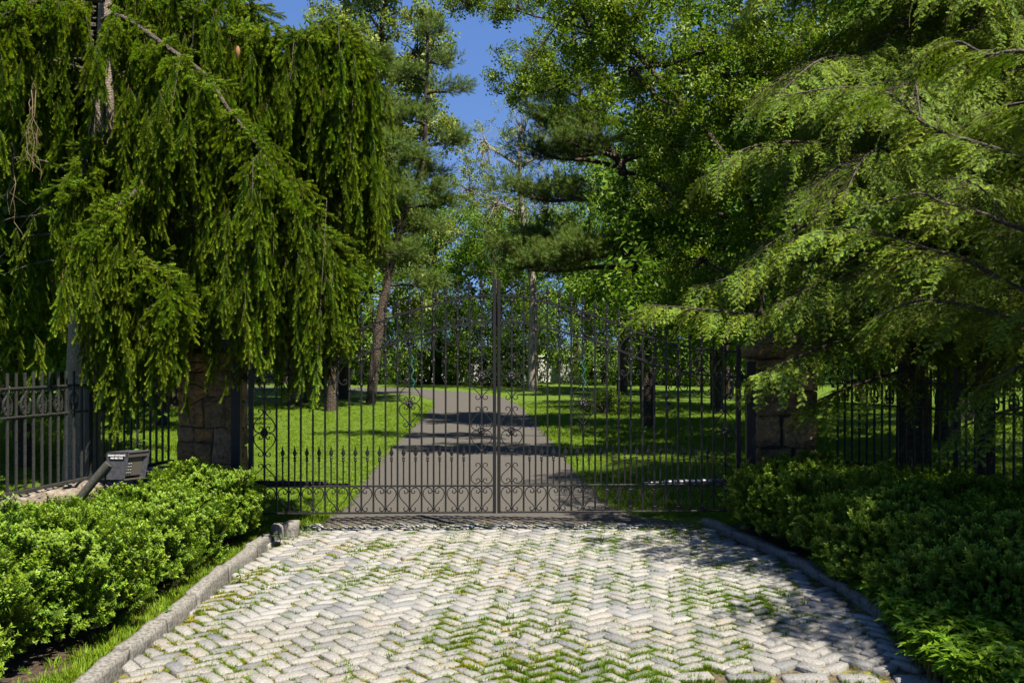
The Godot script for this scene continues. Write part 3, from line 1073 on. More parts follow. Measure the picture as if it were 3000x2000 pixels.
func build_gate() -> void:
	var g := make_gate_meshes()
	gate_leaf(g, -1.0, "black wrought-iron gate leaf on the left, partly behind the weeping spruce")
	gate_leaf(g, 1.0, "black wrought-iron gate leaf on the right, towards the shaded pillar")
	# steel posts that carry the leaves
	for e in [[at(692, 1500, 9.72).x, 9.72, "black square steel gate post against the lit stone pillar"], [at(2199, 1500, 9.78).x, 9.78, "black square steel gate post against the shaded stone pillar"]]:
		var t := thing("gate_post", e[2], "post", Vector3(e[0], 0, -e[1]), "steel gate posts")
		part(t, "post", bar_mesh(1.69, 0.088, 0.004), M.iron)
		var b := MB.new()
		b.box(Vector3(0, 1.695, 0), Vector3(0.05, 0, 0), Vector3(0, 0.008, 0), Vector3(0, 0, 0.05), 0.003)
		part(t, "post_cap", b.mesh(), M.iron)
		var s := 1.0 if e[0] < 0 else -1.0
		for y in [0.36, 1.545]:
			b = MB.new()
			b.box(Vector3(s * 0.092, y, 0), Vector3(0.05, 0, 0), Vector3(0, 0.016, 0), Vector3(0, 0, 0.012), 0.003)
			b.lathe([Vector2(0.0, y - 0.04), Vector2(0.016, y - 0.04), Vector2(0.016, y + 0.04), Vector2(0.0, y + 0.04)], 10, Vector3(s * 0.09, 0, 0.012))
			part(t, "hinge", b.mesh(), M.iron)
	# cords tied to the bars
	for e in [["green cord wound down a bar of the left gate leaf", 1206.0, 9.62], ["green cord knotted to a bar of the right gate leaf", 1708.0, 9.66]]:
		var pts := []
		for i in 15:
			var q := at(e[1] + sin(i * 1.3) * 4.5 + i * 0.35, 1040.0 + i * 7.4, e[2] - 0.012)
			pts.append(q)
		var o := thing("cord", e[0], "cord", pts[14], "cords on the gate")
		var b := MB.new()
		b.tube(pts.map(func(q): return q - pts[14]), taper(15, 0.0045, 0.004), 5)
		part(o, "strand", b.mesh(), M.cord)

# ------------------------------------------------------------------ pillars, walls, fences
func build_pillars() -> void:
	var d := 9.92
	var p := thing("stone_pillar", "sun-dappled brown fieldstone gate pillar below the weeping spruce, with lantern", "pillar", Vector3(at(598, 1500, d).x, 0, -d - 0.3), "stone gate pillars")
	p.remove_meta("group")
	var o := p.position
	var b := MB.new()
	b.box(Vector3(0, 0.86, 0), Vector3(0.25, 0, 0), Vector3(0, 0.86, 0), Vector3(0, 0, 0.26))
	part(p, "core", b.mesh(), M.mortar)
	# outlines of the stones on the front, as read off the photograph (zoomed coordinates)
	var faces := [
		[[120, 338], [428, 338], [426, 432], [125, 438]], [[436, 338], [670, 338], [668, 424], [438, 430]],
		[[125, 446], [258, 444], [225, 548], [150, 628], [126, 640]], [[268, 444], [433, 440], [428, 626], [308, 562], [236, 552]],
		[[443, 438], [666, 432], [655, 678], [560, 690], [436, 684], [433, 640]],
		[[128, 650], [220, 564], [302, 570], [424, 642], [412, 690], [300, 742], [200, 800], [130, 796]],
		[[382, 702], [430, 694], [596, 698], [600, 996], [392, 1000]], [[228, 798], [300, 752], [374, 718], [384, 998], [276, 992], [236, 880]],
		[[126, 806], [200, 810], [222, 860], [266, 984], [130, 984]], [[606, 690], [670, 686], [668, 1054], [604, 994]],
		[[124, 992], [270, 994], [280, 1138], [122, 1140]], [[284, 1004], [478, 1006], [468, 1148], [290, 1142]],
		[[488, 1006], [598, 1006], [670, 1064], [668, 1362], [462, 1362]], [[120, 1148], [462, 1156], [454, 1362], [116, 1358]],
		[[116, 1368], [330, 1370], [330, 1560], [116, 1560]], [[338, 1370], [668, 1370], [668, 1560], [338, 1560]],
		[[116, 1568], [420, 1568], [420, 1890], [116, 1890]], [[428, 1568], [668, 1568], [668, 1890], [428, 1890]],
	]
	var n := 0
	for f in faces:
		var pts := []
		for q in f:
			var w := at(q[0] / 3.41 + 480.0, q[1] / 3.41 + 960.0, d) - o
			pts.append(Vector2(w.x, w.y))
		part(p, "stone", poly_stone(pts, 0.06, 0.024, n * 3.7), M.stones[(n * 2 + n / 3) % 5], Transform3D(Basis(), Vector3(0, 0, 0.265)))
		n += 1
	# side courses
	for s in [-1.0, 1.0]:
		var y := 0.0
		while y < 1.64:
			var h := minf(rr(0.2, 0.34), 1.66 - y)
			var z := -0.3
			while z < 0.22:
				var w := minf(rr(0.2, 0.34), 0.25 - z)
				if w < 0.05: break
				part(p, "stone", rough_block(Vector3(0.035, h * 0.5 - 0.006, w * 0.5 - 0.006), 2, 4, 4, 0.012, 0.02, y * 9.0 + z * 5.0 + s), M.stones[R.randi() % 5], Transform3D(Basis(), Vector3(s * 0.252, y + h * 0.5, z + w * 0.5)))
				z += w
			y += h
	part(p, "capstone", rough_block(Vector3(0.35, 0.062, 0.37), 7, 2, 7, 0.012, 0.022, 71.0), M.stones[2], Transform3D(Basis(), Vector3(0.03, 1.752, 0)))
	part(p, "upper_capstone", rough_block(Vector3(0.235, 0.055, 0.25), 6, 2, 6, 0.012, 0.025, 75.0), M.stones[4], Transform3D(Basis(), Vector3(-0.06, 1.866, 0)))
	lantern(o + Vector3(-0.115, 1.918, 0.06))
	# right pillar: courses of two blocks
	d = 9.95
	var r := thing("stone_pillar", "dark fieldstone gate pillar in deep shade under the hemlocks", "pillar", Vector3(at(2310, 1500, d).x, 0, -d - 0.3))
	var y := 0.0
	var k := 0
	b = MB.new()
	b.box(Vector3(0, 0.87, 0), Vector3(0.27, 0, 0), Vector3(0, 0.87, 0), Vector3(0, 0, 0.25))
	part(r, "core", b.mesh(), M.mortar)
	while y < 1.72:
		var h := minf(rr(0.19, 0.33), 1.74 - y)
		if h < 0.06: break
		var cut := rr(0.38, 0.62)
		var w := 0.62
		for s in 2:
			var sw := w * (cut if s == 0 else 1.0 - cut)
			var sx := -w * 0.5 + sw * 0.5 if s == 0 else w * 0.5 - sw * 0.5
			part(r, "stone", rough_block(Vector3(sw * 0.5 - 0.006, h * 0.5 - 0.006, 0.3), 5, 5, 6, 0.02, 0.03, k * 2.3 + 5.0), M.stones[(k * 3) % 5], Transform3D(Basis(), Vector3(sx, y + h * 0.5, rr(-0.008, 0.008))))
			k += 1
		y += h
	part(r, "capstone", rough_block(Vector3(0.37, 0.062, 0.37), 7, 2, 7, 0.012, 0.022, 83.0), M.stones[2], Transform3D(Basis(), Vector3(0, 1.8, 0)))
	part(r, "upper_capstone", rough_block(Vector3(0.25, 0.05, 0.25), 6, 2, 6, 0.012, 0.025, 85.0), M.stones[4], Transform3D(Basis(), Vector3(0, 1.908, 0)))

func lantern(o: Vector3) -> void:
	var t := thing("lantern", "black metal lantern with clouded glass standing on the left pillar", "lantern", o)
	var b := MB.new()
	b.lathe([Vector2(0.0, 0.0), Vector2(0.09, 0.0), Vector2(0.09, 0.015), Vector2(0.05, 0.03), Vector2(0.025, 0.05), Vector2(0.03, 0.075), Vector2(0.07, 0.09), Vector2(0.075, 0.1), Vector2(0.0, 0.1)], 16)
	part(t, "base", b.mesh(), M.iron)
	# tapered glass box: narrow below, wide above
	var lo := 0.07
	var hi := 0.115
	var y0 := 0.1
	var y1 := 0.5
	for k in 4:
		var bs := Basis(Vector3.UP, k * PI / 2)
		b = MB.new()
		b.quad(Vector3(-lo + 0.008, y0 + 0.01, lo - 0.004), Vector3(-hi + 0.008, y1, hi - 0.004), Vector3(hi - 0.008, y1, hi - 0.004), Vector3(lo - 0.008, y0 + 0.01, lo - 0.004))
		part(t, "pane", b.mesh(), M.lamp_glass, Transform3D(bs, Vector3.ZERO))
		b = MB.new()
		b.tube([Vector3(lo, y0, lo), Vector3(hi, y1, hi)], [0.008, 0.008], 6)
		b.tube([Vector3(-lo, y0 + 0.006, lo), Vector3(lo, y0 + 0.006, lo)], [0.008, 0.008], 6)
		b.tube([Vector3(-hi, y1, hi), Vector3(hi, y1, hi)], [0.01, 0.01], 6)
		part(t, "frame", b.mesh(), M.iron, Transform3D(bs, Vector3.ZERO))
	b = MB.new()
	b.lathe([Vector2(0.03, 0.1), Vector2(0.03, 0.24), Vector2(0.026, 0.26), Vector2(0.0, 0.262)], 12)
	part(t, "candle_sleeve", b.mesh(), M.letters)
	b = MB.new()
	b.lathe([Vector2(0.0, 0.5), Vector2(0.165, 0.5), Vector2(0.165, 0.512), Vector2(0.1, 0.57), Vector2(0.05, 0.62), Vector2(0.02, 0.635), Vector2(0.024, 0.655), Vector2(0.0, 0.675)], 16)
	part(t, "roof", b.mesh(), M.iron)

func wing(called_side: float, a: Vector3, c: Vector3, rail0: float, rail1: float, label_w: String, label_f: String) -> void:
	# low fieldstone wall from a to c with an iron fence on it; rail heights of the fence foot at a and c
	var dir := (c - a)
	dir.y = 0
	var ln := dir.length()
	dir /= ln
	var bs := Basis(dir, Vector3.UP, dir.cross(Vector3.UP))
	var w := thing("fieldstone_wall", label_w, "wall", a)
	var b := MB.new()
	b.box(Vector3(ln * 0.5, 0.2, 0), Vector3(ln * 0.5, 0, 0), Vector3(0, 0.2, 0), Vector3(0, 0, 0.17))
	part(w, "core", b.mesh(), M.mortar, Transform3D(bs, Vector3.ZERO))
	var k := 0
	for row in 2:
		for face in [-1.0, 1.0]:
			var x := 0.0
			while x < ln - 0.12:
				var sl := minf(rr(0.3, 0.6), ln - x)
				part(w, "stone", rough_block(Vector3(sl * 0.5 - 0.008, 0.095, 0.07), 5, 3, 3, 0.025, 0.04, k * 1.7), M.wallrock, Transform3D(bs, bs * Vector3(x + sl * 0.5, 0.1 + row * 0.2, face * 0.15)))
				x += sl
				k += 1
	var x2 := 0.0
	while x2 < ln - 0.1:
		var sl := minf(rr(0.45, 0.85), ln - x2)
		var t := (x2 + sl * 0.5) / ln
		var top := lerpf(rail0, rail1, t) - 0.05
		var hh := (top - 0.38) * 0.5
		part(w, "coping_stone", rough_block(Vector3(sl * 0.5 - 0.008, hh, 0.25), 8, 3, 6, 0.03, 0.045, k * 1.9 + 3.0), M.wallrock, Transform3D(bs, bs * Vector3(x2 + sl * 0.5, 0.38 + hh, 0.0)))
		x2 += sl
		k += 1
	# fence
	var f := thing("iron_fence", label_f, "fence", a + Vector3(0, rail0 - 0.05, 0))
	var fx := func(x: float, y: float) -> Vector3: return bs * Vector3(x, 0, 0) + Vector3(0, y + (rail1 - rail0) * x / ln + 0.05, 0)
	var level := func(x: float, y: float) -> Vector3: return bs * Vector3(x, 0, 0) + Vector3(0, y - rail0 + 0.05, 0)
	var iron: Material = M.fence_iron
	b = MB.new()
	b.box((fx.call(0.0, 0.0) + fx.call(ln, 0.0)) * 0.5, (fx.call(ln, 0.0) - fx.call(0.0, 0.0)) * 0.5, Vector3(0, 0.014, 0), bs.z * 0.02, 0.002)
	part(f, "foot_rail", b.mesh(), iron)
	for y in [1.243, 1.493]:
		b = MB.new()
		b.box((level.call(0.0, y) + level.call(ln, y)) * 0.5, (level.call(ln, y) - level.call(0.0, y)) * 0.5, Vector3(0, 0.008, 0), bs.z * 0.018, 0.002)
		part(f, "rail", b.mesh(), iron)
	# lyre of two rings between pickets
	var lyre := [Vector2(0.006, 0.2), Vector2(0.012, 0.17), Vector2(0.036, 0.14), Vector2(0.045, 0.1), Vector2(0.041, 0.045), Vector2(0.027, 0.014), Vector2(0.012, 0.03), Vector2(0.008, 0.055), Vector2(0.018, 0.078), Vector2(0.03, 0.066), Vector2(0.029, 0.05), Vector2(0.02, 0.046)]
	b = MB.new()
	b.ribbon(curve(lyre, 3), 0.022, 0.006)
	var lyre_mesh := b.mesh()
	var ring := []
	for i in 13:
		ring.append(Vector2(cos(TAU * i / 12.0), sin(TAU * i / 12.0)) * 0.016)
	b = MB.new()
	b.ribbon(ring, 0.016, 0.005)
	var ring_mesh := b.mesh()
	var i := 0
	var x := 0.05
	while x < ln - 0.04:
		var foot: Vector3 = fx.call(x, 0.012)
		var tip: Vector3 = level.call(x, 1.625)
		if i % 16 == 6:
			var q := MB.new()
			var low: Vector3 = fx.call(x, -0.06)
			var hi: Vector3 = level.call(x, 1.66)
			var m := (low + hi) * 0.5
			q.box(m, bs.x * 0.026, Vector3(0, hi.y - m.y, 0), bs.z * 0.026, 0.003)
			part(f, "post", q.mesh(), iron)
		else:
			part(f, "picket", bar_mesh(tip.y - foot.y, 0.019), iron, Transform3D(bs, foot))
		if i % 2 == 0 and i % 16 != 6:
			for s in [Basis(), FLIP_X]:
				part(f, "scroll", lyre_mesh, iron, Transform3D(bs * s, level.call(x, 1.253)))
		part(f, "ring", ring_mesh, iron, Transform3D(bs, level.call(x + 0.0475, 1.468)))
		x += 0.095
		i += 1

func build_wings() -> void:
	wing(-1.0, Vector3(-4.75, 0, -7.4), Vector3(-3.62, 0, -10.55), 0.555, 0.63, "low lichened fieldstone wall behind the left boxwood", "black iron picket fence on the left wall, in front of a trunk")
	wing(1.0, Vector3(5.35, 0, -7.6), Vector3(3.45, 0, -10.75), 0.55, 0.62, "low fieldstone wall in shade behind the right hedge", "black iron picket fence in shade on the right wall")

# ------------------------------------------------------------------ keypad
func build_keypad() -> void:
	var d := 7.6
	var foot := at(222, 1500, d)
	var t := thing("keypad_intercom", "charcoal hooded keypad box on a bent pipe above the hedge", "keypad", Vector3(foot.x, 0, foot.z))
	var o := t.position
	var b := MB.new()
	var pts := [Vector3(0, 0, 0), Vector3(0, 0.5, 0), at(224, 1500, d) - o, at(226, 1478, d) - o, at(234, 1460, d) - o, at(258, 1428, d) - o, at(300, 1378, d) - o, at(318, 1358, d) - o]
	b.tube(curve(pts, 4), taper(29, 0.034, 0.034), 14)
	part(t, "pipe", b.mesh(), M.pipe)
	# the box: a side cheek faces the camera, the keypad face looks right
	var f := [at(309, 1324, d) - o, at(378, 1324, d) - o, at(363, 1407, d) - o, at(308, 1407, d) - o]
	var depth := (at(424, 1322, d - 0.12) - at(378, 1324, d))
	var inn := Vector3(0.12, 0, -0.11)
	var hood := MB.new()
	# near cheek plate
	plate_quad(hood, f[0], f[1], f[2], f[3], Vector3(0, 0, -0.006))
	part(t, "near_cheek", hood.mesh(), M.box_metal)
	var sh := Vector3(0.122, 0.004, -0.10)
	hood = MB.new()
	plate_quad(hood, f[0] + sh + Vector3(0.06, 0, 0) * 0, f[1] + sh, f[2] + sh, f[3] + sh, Vector3(0, 0, -0.006))
	part(t, "far_cheek", hood.mesh(), M.box_metal)
	hood = MB.new()
	plate_quad(hood, f[0], f[0] + sh, f[1] + sh, f[1], Vector3(0, -0.006, 0))
	part(t, "hood", hood.mesh(), M.box_metal)
	hood = MB.new()
	plate_quad(hood, f[3], f[2], f[2] + sh, f[3] + sh, Vector3(0, 0.006, 0))
	part(t, "floor_plate", hood.mesh(), M.box_inside)
	hood = MB.new()
	plate_quad(hood, f[0], f[3], f[3] + sh, f[0] + sh, Vector3(0.006, 0, 0))
	part(t, "back_plate", hood.mesh(), M.box_metal)
	# keypad panel set back between the cheeks
	var k0: Vector3 = f[1] + Vector3(-0.04, -0.045, -0.008)
	var k1: Vector3 = f[2] + Vector3(-0.02, 0.03, -0.008)
	hood = MB.new()
	plate_quad(hood, k0, k1, k1 + sh * 0.88, k0 + sh * 0.88, Vector3(-0.006, 0, 0))
	var panel := part(t, "keypad_panel", hood.mesh(), M.box_inside)
	var nrm := Vector3(0.62, 0.05, 0.75).normalized()
	for r in 4:
		for c in 3:
			var q: Vector3 = k0.lerp(k1, 0.35 + 0.16 * r) + sh * (0.14 + 0.1 * c)
			var kb := MB.new()
			kb.box(q + Vector3(0.003, 0, 0.002), (sh.normalized()) * 0.005, (k1 - k0).normalized() * 0.005, (sh.cross(k1 - k0)).normalized() * 0.004, 0.001)
			part(panel, "key", kb.mesh(), M.steel)
	hood = MB.new()
	plate_quad(hood, f[1] + Vector3(-0.012, -0.004, 0), f[1] + Vector3(-0.018, -0.042, 0), f[1] + Vector3(-0.018, -0.042, 0) + sh, f[1] + Vector3(-0.012, -0.004, 0) + sh, Vector3(-0.005, 0, 0))
	part(t, "visor_strip", hood.mesh(), M.box_inside)
	# name plate with its lettering
	var p0 := at(320, 1328, d) - o + Vector3(0, 0, 0.003)
	var p1 := at(363, 1347, d) - o + Vector3(0, 0, 0.003)
	hood = MB.new()
	var pc := (p0 + p1) * 0.5
	hood.box(pc, Vector3((p1.x - p0.x) * 0.5, 0, 0), Vector3(0, (p0.y - p1.y) * 0.5, 0), Vector3(0, 0, 0.002), 0.001)
	var pl := part(t, "name_plate", hood.mesh(), M.plate)
	var font := SystemFont.new()
	font.font_names = PackedStringArray(["Droid Sans"])
	font.font_weight = 700
	for e in [["GRAND ENTRANCE", 0.0105, 0.0122], ["800-486-7553", -0.0105, 0.0125]]:
		var tm := TextMesh.new()
		tm.text = e[0]
		tm.font = font
		tm.font_size = 32
		tm.pixel_size = e[2] / 24.0
		tm.depth = 0.001
		part(pl, "lettering", tm, M.letters, Transform3D(Basis().scaled(Vector3(0.92, 1.1, 1)), pc + Vector3(0, e[1], 0.0028)))

func plate_quad(b: MB, p: Vector3, q: Vector3, r: Vector3, s: Vector3, th: Vector3) -> void:
	b.quad(p, q, r, s)
	b.quad(p + th, s + th, r + th, q + th)
	var ring := [p, q, r, s]
	for i in 4:
		var x: Vector3 = ring[i]
		var y: Vector3 = ring[(i + 1) % 4]
		b.quad(x, x + th, y + th, y)

# ------------------------------------------------------------------ shrubs and low plants
func shrub(label: String, c: Vector3, r: Vector3, n: int, lo: float, hi: float, group: String, sc := 1.0) -> void:
	var t := thing("boxwood_shrub", label, "shrub", Vector3(c.x, 0, c.z), group)
	var b := Bunch.new(5)
	var bump := FastNoiseLite.new()
	bump.seed = R.randi() % 1000
	bump.frequency = 1.0
	var wood := MB.new()
	for k in 9:
		var a := rr(0, TAU)
		var q := Vector3(cos(a) * r.x * 0.6, r.y * rr(0.7, 1.2), sin(a) * r.z * 0.6)
		var foot := Vector3(cos(a) * 0.08, 0.03, sin(a) * 0.08)
		wood.tube([foot, foot.lerp(q, 0.5) + Vector3(0, 0.08, 0), q], [0.012, 0.008, 0.004], 5)
	part(t, "stems", wood.mesh(), M.bark_dark)
	for i in n:
		var u := unit()
		if u.y < -0.35: u.y = -u.y
		var hump := 1.0 + bump.get_noise_3dv(u * 1.4) * 0.34 + bump.get_noise_3dv(u * 3.4 + Vector3(9, 9, 9)) * 0.3
		var depth := 1.0 - pow(R.randf(), 2.2) * 0.5
		# boxy crown: between a ball and a box
		var m := maxf(absf(u.x), maxf(absf(u.y), absf(u.z)))
		var boxy := u / lerpf(1.0, m, 0.35)
		var p := boxy * hump * depth
		var q := Vector3(p.x * r.x, c.y + p.y * r.y, p.z * r.z)
		if q.y < 0.06: continue
		var dir := (u * 0.8 + Vector3(0, 0.75, 0) + unit() * 0.55).normalized()
		b.put(R.randi() % 5, Transform3D(along(dir, rr(0, TAU), rr(0.85, 1.35) * sc), q - dir * 0.05), shade_of(lo, hi, 0.08))
	plant(t, "foliage", LIB.box, M.box_leaf, b)

func build_shrubs() -> void:
	var g := "boxwood along the left kerb"
	shrub("boxwood shrub nearest the camera in the left hedge, at the frame's edge", Vector3(-3.45, 0.36, -5.15), Vector3(0.78, 0.42, 0.75), 6037, 0.8, 1.2, g)
	shrub("large boxwood in front of the keypad box, second in the left hedge", Vector3(-3.12, 0.36, -6.25), Vector3(0.70, 0.42, 0.7), 6037, 0.8, 1.2, g)
	shrub("boxwood below the keypad pipe, third in the left hedge", Vector3(-3.08, 0.33, -7.25), Vector3(0.66, 0.36, 0.62), 5175, 0.8, 1.2, g)
	shrub("boxwood right of the keypad, fourth in the left hedge", Vector3(-2.98, 0.33, -8.1), Vector3(0.56, 0.36, 0.56), 4600, 0.8, 1.2, g)
	shrub("boxwood at the gate end of the left hedge, below the pillar", Vector3(-2.84, 0.36, -8.98), Vector3(0.52, 0.38, 0.5), 4312, 0.8, 1.2, g)
	shrub("boxwood tucked between the left wall and the front row", Vector3(-3.75, 0.27, -7.6), Vector3(0.42, 0.28, 0.8), 3737, 0.8, 1.2, g)
	g = "boxwood along the right kerb"
	shrub("boxwood at the gate end of the right hedge", Vector3(2.68, 0.38, -9.15), Vector3(0.58, 0.42, 0.5), 4600, 0.8, 1.2, g)
	shrub("boxwood in front of the right pillar, second from the gate", Vector3(3.0, 0.38, -8.35), Vector3(0.72, 0.43, 0.55), 5175, 0.8, 1.2, g)
	shrub("boxwood in the middle of the right hedge, above the kerb bend", Vector3(3.17, 0.38, -7.4), Vector3(0.8, 0.43, 0.62), 5462, 0.8, 1.2, g)
	shrub("boxwood behind the leafy ground cover on the right", Vector3(3.3, 0.36, -6.45), Vector3(0.8, 0.42, 0.62), 5462, 0.8, 1.2, g)
	shrub("boxwood at the right frame edge, against the wall", Vector3(4.25, 0.36, -7.35), Vector3(0.6, 0.42, 0.75), 4312, 0.8, 1.2, g)
	shrub("boxwood behind the right hedge, below the fence", Vector3(3.85, 0.33, -8.8), Vector3(0.5, 0.36, 0.6), 3449, 0.8, 1.2, g)
	# ground cover with whorled leaves in the near right corner
	var cover := Bunch.new(3)
	for i in 1500:
		var d := rr(4.9, 7.9)
		var near := right_edge(d) + 0.02 - 0.25 * clampf((7.0 - d) / 1.5, 0.0, 1.0)
		var x := near + absf(R.randfn(0.0, 0.42))
		if d > 6.7 and x > near + 0.35: continue
		var h := rr(0.55, 1.25) * clampf(1.1 - (d - 5.0) * 0.12, 0.7, 1.1)
		cover.put(R.randi() % 3, Transform3D(Basis(Vector3.UP, rr(0, TAU)) * Basis(Vector3.RIGHT, rr(-0.3, 0.3)).scaled(Vector3(rr(0.7, 1.05), h, rr(0.7, 1.05))), Vector3(x, 0.04 + rr(0.0, 0.10), -d)), shade_of(0.8, 1.1, 0.05))
	var o := Node3D.new()
	o.name = "ground_cover"
	add_child(o)
	tag(o, "bright whorled ground cover spilling over the kerb at lower right", "ground cover", "", "stuff")
	plant(o, "leaves", LIB.whorl, M.leaf, cover)
	# a taller weed standing out of it
	var w := thing("broadleaf_weed", "tall weed with long drooping leaves above the right ground cover", "weed", Vector3(at(2795, 1800, 6.0).x, 0.05, -6.0))
	weed(w, 0.44, 9, 0.13)
	w = thing("sapling", "young sapling with round bright leaves beside the keypad box", "sapling", Vector3(at(412, 1330, 8.2).x, 0.05, -8.2))
	weed(w, 1.02, 9, 0.085)
	for e in [[-2.28, 6.55, "rosette weed growing at the left kerb, nearest the camera"], [-2.1, 7.62, "leafy weed rooted in the middle kerb joint on the left"], [-2.12, 9.02, "small bright weed at the gate end of the left kerb"]]:
		w = thing("kerb_weed", e[2], "weed", Vector3(e[0], 0.04, -e[1]), "weeds along the left kerb")
		weed(w, 0.11, 8, 0.06)
	# grass along the hedge foot
	var bunch := Bunch.new(4)
	for i in 700:
		var d := rr(5.2, 9.7)
		bunch.put(R.randi() % 4, Transform3D(Basis(Vector3.UP, rr(0, TAU)).scaled(Vector3.ONE * rr(0.5, 1.3)), Vector3(-2.36 - absf(R.randfn(0, 0.1)), 0.048, -d)), shade_of(0.7, 1.1))
	for i in 900:
		bunch.put(R.randi() % 4, Transform3D(Basis(Vector3.UP, rr(0, TAU)).scaled(Vector3.ONE * rr(0.7, 1.5)), Vector3(rr(-2.75, -1.98), 0.0, -rr(9.5, 10.7))), shade_of(0.7, 1.1))
	o = Node3D.new()
	o.name = "verge_grass"
	add_child(o)
	tag(o, "uneven grass along the left kerb and beneath the gate", "grass", "", "stuff")
	plant(o, "blades", LIB.grass, M.grass, bunch)

func weed(t: Node3D, h: float, leaves: int, size: float) -> void:
	var b := MB.new()
	var pts := [Vector3.ZERO, Vector3(0.01, h * 0.5, 0.01), Vector3(-0.01, h, 0.0)]
	b.tube(pts, [0.005, 0.004, 0.002], 5)
	part(t, "stem", b.mesh(), M.pipe)
	for i in leaves:
		var tt := 1.0 - 0.55 * i / leaves
		var a := i * 2.4 + 0.4
		var m := MB.new()
		m.colored = true
		m.col = Color(0.10, 0.20, 0.02) * rr(0.8, 1.25)
		var d := Vector3(cos(a), rr(-0.25, 0.35), sin(a)).normalized()
		one_leaf(m, Vector3.ZERO, d, (Vector3.UP + unit() * 0.4).normalized(), size * rr(0.75, 1.15), size * 0.55, 0.1, 0.2)
		part(t, "leaf", m.mesh(), M.leaf, Transform3D(Basis(), on_line(pts, tt)))

func build_grass() -> void:
	var bunch := Bunch.new(4)
	var zone := FastNoiseLite.new()
	zone.frequency = 0.12
	for i in 60000:
		var d := 10.2 + 20.0 * pow(R.randf(), 1.7)
		var x := rr(-0.56, 0.56) * d
		if on_drive(x, d) and not (on_drive(x - 0.06, d) != on_drive(x + 0.06, d)): continue
		if d < 10.7 and absf(x) < 2.2: continue
		var s := rr(0.6, 1.1) * (0.8 + zone.get_noise_2d(x, d) * 0.4) * (1.0 + (d - 10.0) * 0.03)
		bunch.put(R.randi() % 4, Transform3D(Basis(Vector3.UP, rr(0, TAU)).scaled(Vector3(s, s, s)), Vector3(x, -0.004, -d)), shade_of(0.75, 1.1))
	var o := Node3D.new()
	o.name = "lawn_grass"
	add_child(o)
	tag(o, "mown lawn grass on both sides of the driveway", "grass", "", "stuff")
	plant(o, "blades", LIB.grass, M.grass, bunch)

